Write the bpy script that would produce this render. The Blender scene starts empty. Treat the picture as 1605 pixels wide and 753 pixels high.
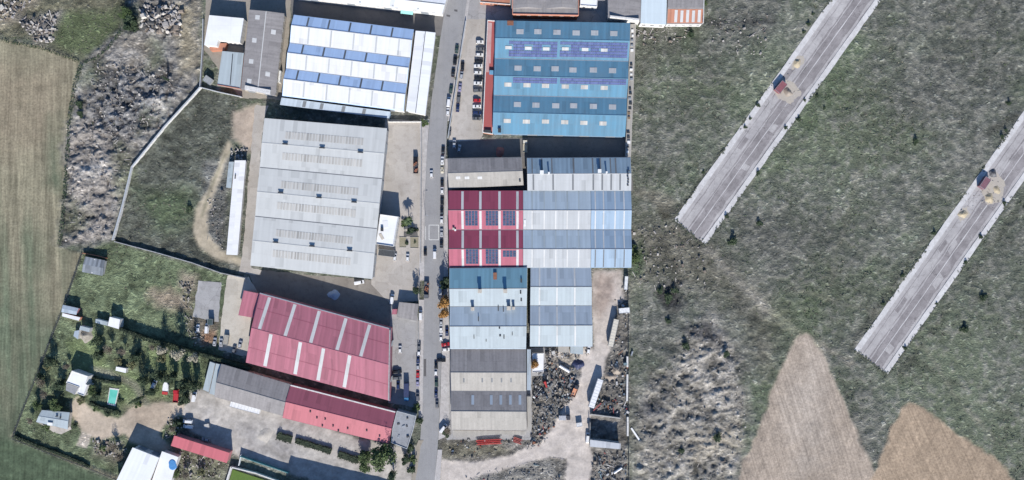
import bpy, bmesh, math, random
import numpy as np
R = random.Random(7)
rng = np.random.default_rng(11)
HC = 400.0                                    # camera height over the ground
scene = bpy.context.scene
COL = scene.collection
rad = math.radians

def W(px, py, h=0.0):                          # map position (1 px = 1/3 m) of something h metres up
    s = (HC - h) / HC / 3.0
    return ((px - 802.5) * s, (376.5 - py) * s)
def W3(px, py, h=0.0, z=None):
    x, y = W(px, py, h); return (x, y, h if z is None else z)

# ------------------------------------------------------------------ materials
def new_mat(name):
    m = bpy.data.materials.new(name); m.use_nodes = True
    nt = m.node_tree; b = nt.nodes['Principled BSDF']
    return m, nt, b
def nd(nt, t, **kw):
    n = nt.nodes.new(t)
    for k, v in kw.items():
        if k in n.inputs: n.inputs[k].default_value = v
        else: setattr(n, k, v)
    return n
def math_n(nt, op, a, b=None):
    n = nt.nodes.new('ShaderNodeMath'); n.operation = op
    for i, v in enumerate((a, b)):
        if v is None: continue
        if isinstance(v, (int, float)): n.inputs[i].default_value = v
        else: nt.links.new(v, n.inputs[i])
    return n.outputs[0]
def mrange(nt, v, a, b, c, d):
    n = nt.nodes.new('ShaderNodeMapRange'); nt.links.new(v, n.inputs[0])
    for i, k in enumerate((a, b, c, d)): n.inputs[i + 1].default_value = k
    return n.outputs[0]
def mixc(nt, f, a, b, mode='MIX'):
    n = nt.nodes.new('ShaderNodeMix'); n.data_type = 'RGBA'; n.blend_type = mode
    for sock, v in ((0, f), (6, a), (7, b)):
        if isinstance(v, (int, float)): n.inputs[sock].default_value = v
        elif isinstance(v, tuple): n.inputs[sock].default_value = (*v[:3], 1)
        else: nt.links.new(v, n.inputs[sock])
    return n.outputs[2]
def noise(nt, vec, scale, detail=3, rough=.55):
    n = nd(nt, 'ShaderNodeTexNoise'); n.inputs['Scale'].default_value = scale
    n.inputs['Detail'].default_value = detail; n.inputs['Roughness'].default_value = rough
    nt.links.new(vec, n.inputs['Vector']); return n.outputs['Fac']
def mapping(nt, vec, sc, rot=0):
    n = nd(nt, 'ShaderNodeMapping'); n.inputs['Scale'].default_value = sc
    n.inputs['Rotation'].default_value = (0, 0, rot)
    nt.links.new(vec, n.inputs['Vector']); return n.outputs[0]
def gray(nt, v):
    n = nd(nt, 'ShaderNodeCombineColor')
    for i in range(3): nt.links.new(v, n.inputs[i])
    return n.outputs[0]
def bump(nt, b, h, strength, dist=.1):
    n = nd(nt, 'ShaderNodeBump'); n.inputs['Strength'].default_value = strength
    n.inputs['Distance'].default_value = dist
    nt.links.new(h, n.inputs['Height']); nt.links.new(n.outputs[0], b.inputs['Normal'])
_mc = {}
def paint(name, col, rough=.55, var=.12, scale=1.5, metal=0.0, spec=.4):
    if name in _mc: return _mc[name]
    m, nt, b = new_mat(name)
    tc = nd(nt, 'ShaderNodeTexCoord').outputs['Object']
    f = mrange(nt, noise(nt, tc, scale, 4), .3, .7, 1 - var, 1 + var)
    nt.links.new(mixc(nt, 1.0, (*col, 1), gray(nt, f), 'MULTIPLY'), b.inputs['Base Color'])
    b.inputs['Roughness'].default_value = rough; b.inputs['Metallic'].default_value = metal
    b.inputs['Specular IOR Level'].default_value = spec
    _mc[name] = m; return m
def wallmat(name, col, dirt=(.12, .11, .10), amt=.45):
    if name in _mc: return _mc[name]
    m, nt, b = new_mat(name)
    tc = nd(nt, 'ShaderNodeTexCoord').outputs['Object']
    s = noise(nt, mapping(nt, tc, (.9, .9, .12)), 1.0, 5, .65)
    f = mrange(nt, s, .45, .75, 0, amt)
    c = mixc(nt, f, col, dirt)
    f2 = mrange(nt, noise(nt, tc, 3.0, 4), .3, .7, .85, 1.15)
    nt.links.new(mixc(nt, 1.0, c, gray(nt, f2), 'MULTIPLY'), b.inputs['Base Color'])
    b.inputs['Roughness'].default_value = .85; b.inputs['Specular IOR Level'].default_value = .25
    bump(nt, b, noise(nt, tc, 12, 3), .2, .02)
    _mc[name] = m; return m
def roofmat(name, col, dirt=None, streak=.35, sheet=.10, blotch=.25, rough=.55, spec=.3, rib=.25, lich=0.0):
    """ribbed sheet roof: UV in metres, u along the ridge, v down the slope"""
    if name in _mc: return _mc[name]
    m, nt, b = new_mat(name)
    uv = nd(nt, 'ShaderNodeUVMap').outputs[0]
    sp = nd(nt, 'ShaderNodeSeparateXYZ'); nt.links.new(uv, sp.inputs[0])
    u, v = sp.outputs[0], sp.outputs[1]
    dirt = dirt or tuple(c * .45 + .02 for c in col)
    st = noise(nt, mapping(nt, uv, (1.3, .07, 1)), 1.0, 5, .65)
    c = mixc(nt, mrange(nt, st, .42, .78, 0, streak), col, dirt)
    bl = noise(nt, mapping(nt, uv, (.09, .12, 1)), 1.0, 5, .6)
    c = mixc(nt, mrange(nt, bl, .4, .75, 0, blotch), c, dirt)
    wn = nd(nt, 'ShaderNodeTexWhiteNoise'); wn.noise_dimensions = '1D'
    nt.links.new(math_n(nt, 'FLOOR', math_n(nt, 'DIVIDE', u, 1.1)), wn.inputs['W'])
    g = mrange(nt, wn.outputs[0], 0, 1, 1 - sheet, 1 + sheet)
    c = mixc(nt, 1.0, c, gray(nt, g), 'MULTIPLY')
    if lich:
        c = mixc(nt, mrange(nt, noise(nt, mapping(nt, uv, (.8, .8, 1)), 1.0, 6, .75), .5, .7, 0, lich), c, (.10, .10, .095))
    # lap joint across the slope every 6 m, thin
    fr = math_n(nt, 'FRACT', math_n(nt, 'DIVIDE', v, 5.8))
    lap = math_n(nt, 'LESS_THAN', fr, .035)
    c = mixc(nt, math_n(nt, 'MULTIPLY', lap, .22), c, dirt)
    # patched sheets: a few panels swapped for newer or older ones
    vo = nd(nt, 'ShaderNodeTexWhiteNoise'); vo.noise_dimensions = '2D'
    cb = nd(nt, 'ShaderNodeCombineXYZ'); nt.links.new(math_n(nt, 'FLOOR', math_n(nt, 'DIVIDE', u, 2.2)), cb.inputs[0]); nt.links.new(math_n(nt, 'FLOOR', math_n(nt, 'DIVIDE', v, 5.8)), cb.inputs[1])
    nt.links.new(cb.outputs[0], vo.inputs['Vector'])
    if sheet > 0: c = mixc(nt, 1.0, c, gray(nt, mrange(nt, vo.outputs[0], .86, 1.0, 1.0, .84)), 'MULTIPLY')
    sp2 = noise(nt, mapping(nt, uv, (.35, .05, 1), .03), 1.0, 6, .7)
    c = mixc(nt, mrange(nt, sp2, .55, .75, 0, min(1, streak * 1.1)), c, tuple(q * .6 for q in dirt))
    nt.links.new(c, b.inputs['Base Color'])
    b.inputs['Roughness'].default_value = rough; b.inputs['Specular IOR Level'].default_value = spec
    w = math_n(nt, 'SINE', math_n(nt, 'MULTIPLY', u, 2 * math.pi / .30))
    bump(nt, b, w, rib, .03)
    _mc[name] = m; return m
def groundmat(name, c1, c2, c3, s1=.06, s2=.5, crack=0.0, rough=.92, bstr=.3, patch=0.0, track=None):
    if name in _mc: return _mc[name]
    m, nt, b = new_mat(name)
    tc = nd(nt, 'ShaderNodeTexCoord').outputs['Object']
    n1 = noise(nt, tc, s1, 5, .6); n2 = noise(nt, tc, s2, 6, .7)
    c = mixc(nt, mrange(nt, n1, .36, .66, 0, 1), c1, c2)
    c = mixc(nt, mrange(nt, n2, .5, .72, 0, .75), c, c3)
    if track is not None:                      # long streaks worn along one direction
        t = noise(nt, mapping(nt, mapping(nt, tc, (1, 1, 1), track), (.02, .8, 1)), 1.0, 4, .6)
        c = mixc(nt, mrange(nt, t, .5, .75, 0, .45), c, c3)
    if patch:
        vo = nd(nt, 'ShaderNodeTexVoronoi'); vo.inputs['Scale'].default_value = patch; vo.distance = 'CHEBYCHEV'
        nt.links.new(tc, vo.inputs['Vector'])
        c = mixc(nt, 1.0, c, gray(nt, mrange(nt, vo.outputs['Color'], 0, 1, .9, 1.1)), 'MULTIPLY')
    if crack:
        vo = nd(nt, 'ShaderNodeTexVoronoi'); vo.feature = 'DISTANCE_TO_EDGE'; vo.inputs['Scale'].default_value = crack
        wv = nd(nt, 'ShaderNodeVectorMath'); wv.operation = 'ADD'; nt.links.new(tc, wv.inputs[0])
        nn = nd(nt, 'ShaderNodeTexNoise'); nn.inputs['Scale'].default_value = .3; nt.links.new(tc, nn.inputs['Vector'])
        sc = nd(nt, 'ShaderNodeVectorMath'); sc.operation = 'SCALE'; sc.inputs['Scale'].default_value = 4
        nt.links.new(nn.outputs['Color'], sc.inputs[0]); nt.links.new(sc.outputs[0], wv.inputs[1])
        nt.links.new(wv.outputs[0], vo.inputs['Vector'])
        c = mixc(nt, mrange(nt, vo.outputs['Distance'], 0, .012, .5, 0), c, tuple(x * .4 for x in c3))
    n3 = noise(nt, tc, 3.0, 4, .7)
    c = mixc(nt, 1.0, c, gray(nt, mrange(nt, n3, .25, .75, .8, 1.2)), 'MULTIPLY')
    nt.links.new(c, b.inputs['Base Color'])
    b.inputs['Roughness'].default_value = rough; b.inputs['Specular IOR Level'].default_value = .2
    bump(nt, b, n2, bstr, .15)
    _mc[name] = m; return m
def leafmat(name, c1, c2):
    if name in _mc: return _mc[name]
    m, nt, b = new_mat(name)
    tc = nd(nt, 'ShaderNodeTexCoord').outputs['Object']
    n1 = noise(nt, tc, .9, 3)
    g = nd(nt, 'ShaderNodeNewGeometry').outputs['Random Per Island']
    c = mixc(nt, mrange(nt, n1, .35, .65, 0, 1), c1, c2)
    c = mixc(nt, 1.0, c, gray(nt, mrange(nt, g, 0, 1, .65, 1.35)), 'MULTIPLY')
    nt.links.new(c, b.inputs['Base Color'])
    b.inputs['Roughness'].default_value = .7; b.inputs['Specular IOR Level'].default_value = .25
    _mc[name] = m; return m
def glass(name='dark_glass', col=(.02, .025, .03)):
    if name in _mc: return _mc[name]
    m, nt, b = new_mat(name)
    b.inputs['Base Color'].default_value = (*col, 1); b.inputs['Roughness'].default_value = .08
    b.inputs['Specular IOR Level'].default_value = .5
    _mc[name] = m; return m
def solarmat(name, c1, c2):
    if name in _mc: return _mc[name]
    m, nt, b = new_mat(name)
    tc = nd(nt, 'ShaderNodeTexCoord').outputs['Object']
    g = nd(nt, 'ShaderNodeNewGeometry').outputs['Random Per Island']
    c = mixc(nt, g, c1, c2)
    nt.links.new(c, b.inputs['Base Color']); b.inputs['Roughness'].default_value = .25
    _mc[name] = m; return m

# ------------------------------------------------------------------ mesh builder
class MB:
    def __init__(s): s.v = []; s.f = []; s.m = []; s.uv = []
    def face(s, pts, m=0, uv=None):
        i = len(s.v); s.v += [tuple(p) for p in pts]; s.f.append(tuple(range(i, i + len(pts))))
        s.m.append(m); s.uv.append(uv)
    def hexa(s, b, t, m=0, uvt=None):          # 4 bottom points, 4 top points, same order
        s.face(b[::-1], m); s.face(t, m, uvt)
        for i in range(4):
            j = (i + 1) % 4; s.face((b[i], b[j], t[j], t[i]), m)
    def box(s, c, d, rz=0.0, m=0, top=1.0, tilt=None):
        cx, cy, cz = c; a, b_, e = d[0] / 2, d[1] / 2, d[2] / 2
        co, si = math.cos(rz), math.sin(rz)
        def P(x, y, z): return (cx + x * co - y * si, cy + x * si + y * co, cz + z)
        lo = [P(-a, -b_, -e), P(a, -b_, -e), P(a, b_, -e), P(-a, b_, -e)]
        hi = [P(-a * top, -b_ * top, e), P(a * top, -b_ * top, e), P(a * top, b_ * top, e), P(-a * top, b_ * top, e)]
        if tilt: lo = [(x, y, z + tilt * (x - cx)) for x, y, z in lo]; hi = [(x, y, z + tilt * (x - cx)) for x, y, z in hi]
        s.hexa(lo, hi, m)
    def prism(s, poly, z0, z1, m=0, mtop=None):
        n = len(poly); z0f = z0 if callable(z0) else (lambda p: z0); z1f = z1 if callable(z1) else (lambda p: z1)
        b = [(p[0], p[1], z0f(p)) for p in poly]; t = [(p[0], p[1], z1f(p)) for p in poly]
        s.face(b[::-1], m); s.face(t, m if mtop is None else mtop, [(p[0], p[1]) for p in poly])
        for i in range(n):
            j = (i + 1) % n; s.face((b[i], b[j], t[j], t[i]), m)
    def cyl(s, a, b, r0, r1, n=8, m=0, cap=True):
        a = np.array(a, float); b = np.array(b, float); d = b - a; L = np.linalg.norm(d)
        d /= max(L, 1e-9); up = np.array((0, 0, 1.0)) if abs(d[2]) < .9 else np.array((1.0, 0, 0))
        x = np.cross(d, up); x /= np.linalg.norm(x); y = np.cross(d, x)
        A = [tuple(a + r0 * (math.cos(2 * math.pi * i / n) * x + math.sin(2 * math.pi * i / n) * y)) for i in range(n)]
        B = [tuple(b + r1 * (math.cos(2 * math.pi * i / n) * x + math.sin(2 * math.pi * i / n) * y)) for i in range(n)]
        for i in range(n):
            j = (i + 1) % n; s.face((A[i], A[j], B[j], B[i]), m)
        if cap: s.face(A[::-1], m); s.face(B, m)
    def mesh(s, name, mats, off=(0, 0, 0), smooth=False, merge=True):
        me = bpy.data.meshes.new(name)
        bm = bmesh.new(); uvl = bm.loops.layers.uv.new('UVMap')
        for f, mi, uv in zip(s.f, s.m, s.uv):
            vs = [bm.verts.new((s.v[i][0] - off[0], s.v[i][1] - off[1], s.v[i][2] - off[2])) for i in f]
            fa = bm.faces.new(vs); fa.material_index = mi; fa.smooth = smooth
            if uv is not None:
                for lp, q in zip(fa.loops, uv): lp[uvl].uv = q
        if merge:
            bmesh.ops.remove_doubles(bm, verts=bm.verts, dist=1e-4)
            bmesh.ops.recalc_face_normals(bm, faces=bm.faces)
        bm.to_mesh(me); bm.free()
        for m in (mats if isinstance(mats, (list, tuple)) else [mats]): me.materials.append(m)
        return me
    def build(s, name, mats, parent=None, smooth=False, label=None, merge=True):
        off = (0, 0, 0)
        p = parent
        while p is not None: off = tuple(off[i] + p.location[i] for i in range(3)); p = p.parent
        o = bpy.data.objects.new(name, s.mesh(name, mats, off, smooth, merge)); COL.objects.link(o)
        if parent is not None: o.parent = parent
        if label: o['label'] = label
        return o
def tag(o, label, cat, group=None):
    o['label'] = label; o['category'] = cat
    if group: o['group'] = group
    return o
def thing(name, label, cat, loc, rz=0.0, group=None):
    o = bpy.data.objects.new(name, None); COL.objects.link(o); o.empty_display_size = 1
    o.location = loc; o.rotation_euler = (0, 0, rz)
    return tag(o, label, cat, group)
def struct(o): o['kind'] = 'structure'; return o
def stuff(o, label=None):
    o['kind'] = 'stuff'
    if label: o['label'] = label
    return o

# shared materials
M = dict(
    wall_white=wallmat('wall_white', (.55, .54, .52)), wall_grey=wallmat('wall_grey', (.33, .33, .33)),
    wall_cream=wallmat('wall_cream', (.45, .41, .35)), wall_brick=wallmat('wall_brick', (.36, .15, .09), amt=.3),
    wall_blue=wallmat('wall_blue', (.16, .24, .33)), wall_pink=wallmat('wall_pink', (.38, .16, .17)),
    conc=wallmat('concrete_block', (.34, .33, .31)), black=paint('black_rubber', (.018, .018, .02), .9),
    steel=paint('galvanised_steel', (.33, .35, .37), .45, metal=.4), dark=paint('dark_metal', (.035, .038, .043), .6),
    gutter=paint('zinc_gutter', (.13, .135, .145), .6), white=paint('white_paint', (.66, .66, .65), .45),
    glass=glass(), door=paint('door_grey', (.22, .24, .26), .5), frame=paint('frame_white', (.5, .5, .5), .5),
    rust=paint('rusty_metal', (.20, .085, .05), .8, .35), wood=paint('old_wood', (.17, .12, .08), .85, .3),
    bark=paint('tree_bark', (.10, .08, .06), .9, .3), red=paint('red_paint', (.40, .045, .04), .45),
    lamp=paint('lamp_lens', (.6, .6, .55), .2), tail=paint('tail_lens', (.35, .02, .02), .3),
)
# ------------------------------------------------------------------ ground
ROAD_L = [(708, -60), (700, 0), (690, 60), (676, 160), (669, 240), (666, 300), (665, 400), (664, 520), (663, 620), (658, 700), (650, 753), (642, 810)]
ROAD_R = [(742, -60), (732, 0), (724, 55), (711, 130), (701, 190), (698, 250), (697, 300), (696, 400), (693, 520), (690, 620), (686, 700), (681, 753), (674, 810)]
STRIP1 = dict(l=[(1345, -60), (1056, 345)], r=[(1424, -60), (1106, 384)])
STRIP2 = dict(l=[(1720, 12), (1339, 548)], r=[(1720, 120), (1391, 587)])
def lerp2(a, b, t): return (a[0] + (b[0] - a[0]) * t, a[1] + (b[1] - a[1]) * t)

SHEETS = {   # flat made ground, as map polygons
 'hall_yard': [(604, 186), (661, 190), (661, 300), (659, 440), (656, 472), (612, 476), (582, 446), (590, 300)],
 'hall_side': [(400, 164), (421, 166), (413, 192), (394, 420), (410, 424), (406, 431), (374, 427), (380, 400), (388, 300), (396, 205)],
 'beige_yard': [(357, 432), (390, 434), (410, 470), (394, 503), (388, 560), (342, 548), (347, 500)],
 'grey_slab': [(311, 440), (347, 443), (343, 505), (302, 497)],
 'roadside_yard': [(612, 474), (655, 480), (656, 640), (608, 632), (611, 520)],
 'car_park': [(731, 30), (766, 30), (757, 212), (752, 220), (703, 222), (712, 150), (722, 90)],
 'alley': [(703, 219), (985, 212), (992, 300), (703, 300)],
 'north_alley': [(440, -60), (708, -60), (692, 56), (684, 56), (458, 28), (456, 0)],
 'brick_yard': [(727, 6), (740, -60), (1000, -60), (1000, 40), (728, 34)],
 'south_alley': [(388, 422), (590, 440), (616, 478), (614, 530), (404, 466)],
 'annex_slab': [(824, 545), (856, 545), (856, 590), (834, 590), (834, 690), (700, 690), (700, 545)],
 'west_yard': [(378, -60), (462, -60), (444, 158), (376, 154), (318, 76), (324, -60)],
}
FLAT = list(SHEETS.values()) + [ROAD_L + ROAD_R[::-1]] + [
    [s['l'][0], s['l'][1], s['r'][1], s['r'][0]] for s in (STRIP1, STRIP2)] + [
    [(655, 190), (703, 190), (706, 700), (692, 810), (634, 810), (650, 700), (654, 600)],   # pavements
    [(440, 20), (690, 50), (666, 190), (440, 175)], [(170, 606), (189, 608), (183, 639), (166, 636)], [(362, 732), (450, 760), (430, 800), (345, 790)], [(700, 290), (992, 290), (992, 425), (700, 425)], [(700, 420), (930, 420), (930, 548), (700, 548)]]

def vnoise(X, Y, lam, seed, octv=3, gain=.55):
    out = np.zeros_like(X); a = 1.0; tot = 0
    for o in range(octv):
        r = np.random.default_rng(seed + o * 17); G = r.random((256, 256))
        u = X / lam + 37.3 * o; v = Y / lam + 11.9 * o
        i = np.floor(u).astype(int); j = np.floor(v).astype(int); fu = u - i; fv = v - j
        fu = fu * fu * (3 - 2 * fu); fv = fv * fv * (3 - 2 * fv)
        g = lambda a_, b_: G[a_ & 255, b_ & 255]
        out += a * ((g(i, j) * (1 - fu) + g(i + 1, j) * fu) * (1 - fv) + (g(i, j + 1) * (1 - fu) + g(i + 1, j + 1) * fu) * fv)
        tot += a; a *= gain; lam /= 2.03
    return out / tot - .5
def sdist(X, Y, poly):                        # signed distance in metres, negative inside
    P = np.array([W(*p) for p in poly]); n = len(P)
    d = np.full(X.shape, 1e9); ins = np.zeros(X.shape, bool)
    for i in range(n):
        a = P[i]; b = P[(i + 1) % n]; e = b - a; L = (e ** 2).sum() + 1e-9
        t = np.clip(((X - a[0]) * e[0] + (Y - a[1]) * e[1]) / L, 0, 1)
        d = np.minimum(d, (X - a[0] - t * e[0]) ** 2 + (Y - a[1] - t * e[1]) ** 2)
        c = ((a[1] <= Y) != (b[1] <= Y)) & (X < (b[0] - a[0]) * (Y - a[1]) / (b[1] - a[1] + 1e-12) + a[0])
        ins ^= c
    d = np.sqrt(d); return np.where(ins, -d, d)
STEP = .55
xs = np.arange(-292, 292.01, STEP); ys = np.arange(-146, 146.01, STEP)
GX, GY = np.meshgrid(xs, ys)                   # rows = y
WOB = vnoise(GX, GY, 9, 101, 4, .6)
def mask(poly, feather, wob):
    P = np.array([W(*p) for p in poly]); m = np.zeros(GX.shape); pad = feather + wob + 4
    x0, y0 = P.min(0) - pad; x1, y1 = P.max(0) + pad
    i0, i1 = np.searchsorted(xs, (x0, x1)); j0, j1 = np.searchsorted(ys, (y0, y1))
    if i1 <= i0 or j1 <= j0: return m
    sl = np.s_[j0:j1, i0:i1]
    d = sdist(GX[sl], GY[sl], poly) + WOB[sl] * 2 * wob
    m[sl] = np.clip(.5 - d / (2 * feather), 0, 1); return m
nA = vnoise(GX, GY, 26, 1, 4); nB = vnoise(GX, GY, 6, 2, 4, .6); nC = vnoise(GX, GY, 2.4, 3, 3, .6); nD = vnoise(GX, GY, 60, 4, 3)
nE = vnoise(GX * .9 + GY * .45, GY * 1.6 - GX * .5, 3.4, 5, 3, .62)
nR = .30 - np.abs(vnoise(GX + 3 * nB, GY + 3 * nC, 5.5, 61, 2, .5)) * 1.6 + .35 * nC
def C3(c): return np.array(c)[None, None, :]
cov = np.empty(GX.shape + (3,)); amp = np.full(GX.shape, .40); ampB = np.full(GX.shape, .25)
g_dark, g_green, g_straw = (.090, .094, .081), (.097, .111, .077), (.178, .173, .149)
t = np.clip(.5 + nA * 1.6 + nD * 1.2, 0, 1)[..., None]; cov[:] = C3(g_dark) * (1 - t) + C3(g_green) * t
t = np.clip(nB * .7 + nC * 2.0 - nA * .5 - nD * .5 + .10 + .8 * nR, 0, .85)[..., None]; cov[:] = cov * (1 - t) + C3(g_straw) * t
def lay(poly, col, feather=2.0, wob=2.0, a=None, b=None, k=1.0, vary=.35):
    m = mask(poly, feather, wob) * k; mm = m[..., None]
    f = (1 + vary * (nB + nC) * 1.6)[..., None]
    cov[:] = cov * (1 - mm) + np.clip(C3(col) * f, .012, .6) * mm
    if a is not None: amp[:] = amp * (1 - m) + a * m
    if b is not None: ampB[:] = ampB * (1 - m) + b * m
    return m
FIELD = [(-80, 40), (0, 62), (60, 72), (128, 96), (118, 130), (106, 190), (104, 260), (98, 330), (92, 388), (128, 398), (97, 490), (60, 580), (18, 690), (190, 762), (240, 830), (-80, 830)]
mF = lay(FIELD, (.15, .13, .085), 1.0, .8, .05, .06, vary=.15)
st = vnoise(GX * 1.0 + GY * .05, GY * .03, 1.6, 21, 3, .7); st2 = vnoise(GX + GY * .05, GY * .06, 7, 22, 3)
yy = (376.5 - GY * 3)                          # map row
green = np.clip((yy - 330) / 260 + st2 * 1.5 + nA * 1.2 + np.clip((mask([(60, 170), (100, 170), (98, 300), (70, 290)], 5, 3)), 0, 1) * .9, 0, 1)
fc = C3((.215, .195, .135)) * (1 - green[..., None]) + C3((.098, .116, .076)) * green[..., None]
fc = fc * (1 + .9 * st + .4 * st2 + .35 * nB)[..., None]
m = mF[..., None]; cov[:] = cov * (1 - m) + fc * m
lay([(-80, 60), (0, 95), (100, 110), (105, 160), (60, 240), (-80, 240)], (.22, .175, .125), 9, 8, k=.5)
lay([(16, 688), (60, 702), (190, 755), (190, 830), (-80, 830), (-80, 660)], (.068, .092, .056), 3, 3, .12, .1, vary=.35)
lay([(14, 684), (20, 680), (192, 748), (188, 756)], (.2, .185, .13), .8, .8)
lay([(-80, -60), (215, -60), (190, 45), (128, 92), (60, 68), (-80, 40)], (.12, .115, .08), 2, 3, .45, .4)
lay([(0, 0), (60, 0), (30, 30), (0, 40)], (.24, .21, .16), 3, 3, .5, .5)
lay([(30, 30), (95, 20), (85, 66), (55, 66)], (.16, .15, .14), 3, 3, .9, .7)
lay([(78, 66), (105, 22), (182, 14), (190, 40), (152, 90), (120, 86)], (.098, .118, .062), 3, 2.5, .14, .15, vary=.3)
lay([(130, 96), (190, 40), (215, -60), (318, -60), (314, 136), (205, 262), (176, 378), (94, 388), (104, 260), (118, 140)], (.152, .144, .132), 1.5, 2, .8, 1.0, vary=.8)
lay([(108, 196), (185, 188), (215, 225), (185, 340), (150, 385), (97, 385)], (.215, .195, .175), 4, 6, .9, 1.3, k=.8, vary=.55)
lay([(150, 120), (240, 118), (270, 150), (255, 195), (190, 215), (145, 190)], (.118, .120, .126), 5, 5, 1.4, 1.2, k=.8, vary=1.0)
lay([(190, 70), (240, 60), (240, 105), (185, 110)], (.19, .165, .13), 4, 4, .5, .5, k=.8)
lay([(270, 10), (310, 0), (312, 115), (282, 115)], (.20, .175, .125), 4, 4, .25, .3, k=.85)
lay([(190, 10), (220, 0), (225, 40), (180, 52)], (.05, .065, .04), 3, 4, .6, .5, k=.85)
lay([(313, 138), (376, 152), (360, 225), (306, 345), (318, 398), (388, 436), (176, 378), (205, 262)], (.080, .084, .068), 1, 1, .42, .3, vary=.6)
lay([(215, 300), (300, 300), (300, 360), (240, 360)], (.07, .092, .05), 6, 6, k=.8, vary=.4)
lay([(318, 250), (362, 250), (352, 395), (330, 392), (318, 350)], (.12, .12, .11), 2, 2, .5, .4, vary=.5)
lay([(130, 396), (178, 380), (392, 442), (350, 560), (330, 575), (315, 640), (270, 690), (205, 753), (18, 688), (60, 582), (97, 490)], (.104, .126, .074), 1, 1, .34, .25, vary=.6)
lay([(235, 460), (265, 455), (300, 470), (300, 490), (245, 484)], (.29, .24, .18), 3, 4, .2, .2, k=.95)
lay([(285, 425), (312, 430), (308, 455), (280, 450)], (.26, .22, .17), 2, 3, .2, .2, k=.85)
lay([(296, 495), (346, 500), (340, 540), (305, 540)], (.17, .145, .115), 2, 3, .3, .3, k=.9, vary=.6)
lay([(318, 522), (338, 520), (338, 538), (318, 540)], (.21, .11, .065), 2, 2, .4, .3, k=.8, vary=.6)
for q in ([(104, 536), (152, 533), (168, 580), (118, 586)], [(172, 578), (222, 588), (215, 628), (190, 640), (178, 632)], [(228, 545), (315, 575), (312, 592), (232, 575)], [(236, 592), (262, 600), (262, 625), (228, 630)], [(130, 500), (150, 520), (148, 535), (130, 535)]):
    lay(q, (.135, .168, .080), 2, 2.5, .15, .15, k=.85, vary=.3)
lay([(112, 632), (122, 622), (142, 638), (165, 650), (185, 655), (212, 640), (255, 632), (288, 632), (291, 645), (268, 658), (250, 682), (265, 702), (252, 710), (205, 694), (195, 682), (160, 690), (128, 680), (122, 668), (110, 650)], (.36, .30, .235), 1, 1.5, .08, .06, vary=.14)
lay([(200, 640), (250, 632), (255, 665), (220, 672)], (.27, .215, .165), 5, 4, .08, .06, k=.6, vary=.25)
lay([(128, 676), (143, 682), (136, 703), (120, 698)], (.42, .37, .31), .7, .8, .05, .05, vary=.1)
lay([(142, 575), (175, 580), (215, 600), (235, 635), (228, 636), (205, 606), (150, 585)], (.17, .165, .125), 1.2, 1, .1, .1, k=.8)
lay([(150, 695), (192, 690), (200, 715), (180, 730), (145, 715)], (.17, .15, .12), 3, 3, .6, .5, k=.8, vary=.7)
lay([(268, 690), (360, 722), (352, 760), (275, 760)], (.13, .13, .085), 2, 3, .6, .4, k=.8, vary=.8)
YARD = [(302, 606), (345, 622), (450, 652), (560, 688), (612, 700), (655, 700), (646, 765), (600, 790), (440, 738), (372, 716), (300, 678), (286, 650)]
lay(YARD, (.345, .32, .29), 1, 1.2, .10, .10, vary=.35)
lay([(372, 655), (470, 672), (460, 720), (400, 715), (365, 680)], (.28, .262, .25), 6, 6, .15, .12, k=.7, vary=.5)
lay([(405, 672), (428, 666), (435, 685), (420, 700), (405, 692)], (.37, .345, .31), 2, 1.5, .05, .05, k=.9)
lay([(318, 640), (332, 640), (330, 662), (317, 660)], (.38, .355, .33), 2, 1.5, k=.8)
for q in ([(130, 100), (160, 96), (150, 125), (124, 130)], [(235, 60), (262, 62), (262, 100), (235, 112)], [(190, 225), (212, 235), (200, 300), (180, 320)], [(106, 300), (130, 310), (135, 360), (100, 370)], [(225, 170), (262, 165), (240, 195), (215, 210)]): lay(q, (.088, .098, .062), 4, 6, .4, .4, k=.75, vary=.6)
for q in ([(200, 130), (225, 125), (230, 145), (205, 150)], [(160, 140), (185, 150), (175, 170), (155, 165)], [(240, 160), (255, 150), (262, 170), (245, 180)], [(120, 260), (160, 250), (165, 275), (125, 285)], [(165, 85), (215, 75), (225, 95), (180, 105)]): lay(q, (.27, .255, .235), 3, 5, k=.8, vary=.9)
# tracks by the hall
lay([(365, 176), (385, 168), (404, 165), (402, 215), (392, 236), (378, 228), (364, 216)], (.36, .295, .235), 1.5, 1.5, .08, .08, vary=.12)
lay([(358, 222), (364, 228), (345, 280), (325, 335), (324, 365), (345, 392), (386, 408), (388, 420), (345, 408), (312, 388), (302, 362), (308, 330), (330, 290), (345, 250)], (.32, .275, .205), 1.2, 1.5, .08, .06, vary=.2)
lay([(352, 240), (355, 242), (330, 300), (318, 340), (315, 340), (326, 300)], (.13, .125, .085), .8, 1, k=.7)
# scrap yard and its pale dirt
SCRAP = [(824, 545), (930, 540), (985, 425), (988, 770), (690, 770), (690, 686), (830, 690)]
LOOP = [(358, 222), (364, 216), (365, 176), (385, 168), (404, 165), (402, 215), (392, 236), (378, 228), (366, 228), (345, 280), (325, 335), (324, 365), (345, 392), (386, 408), (388, 420), (345, 408), (312, 388), (302, 362), (308, 330), (330, 290), (345, 250)]
lay(SCRAP, (.125, .117, .105), 1, 1.5, .7, .5, vary=.7)
lay([(693, 694), (790, 696), (800, 712), (692, 722)], (.12, .112, .085), 2, 2, .5, .4, vary=.6)
DIRT = [(929, 424), (976, 424), (978, 470), (966, 480), (958, 540), (944, 590), (928, 640), (922, 690), (930, 716), (922, 770), (884, 770), (886, 722), (860, 716), (800, 734), (740, 752), (688, 765), (692, 722), (760, 722), (805, 712), (850, 690), (876, 655), (885, 632), (904, 612), (910, 585), (908, 558), (880, 560), (862, 562), (860, 552), (929, 546)]
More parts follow.
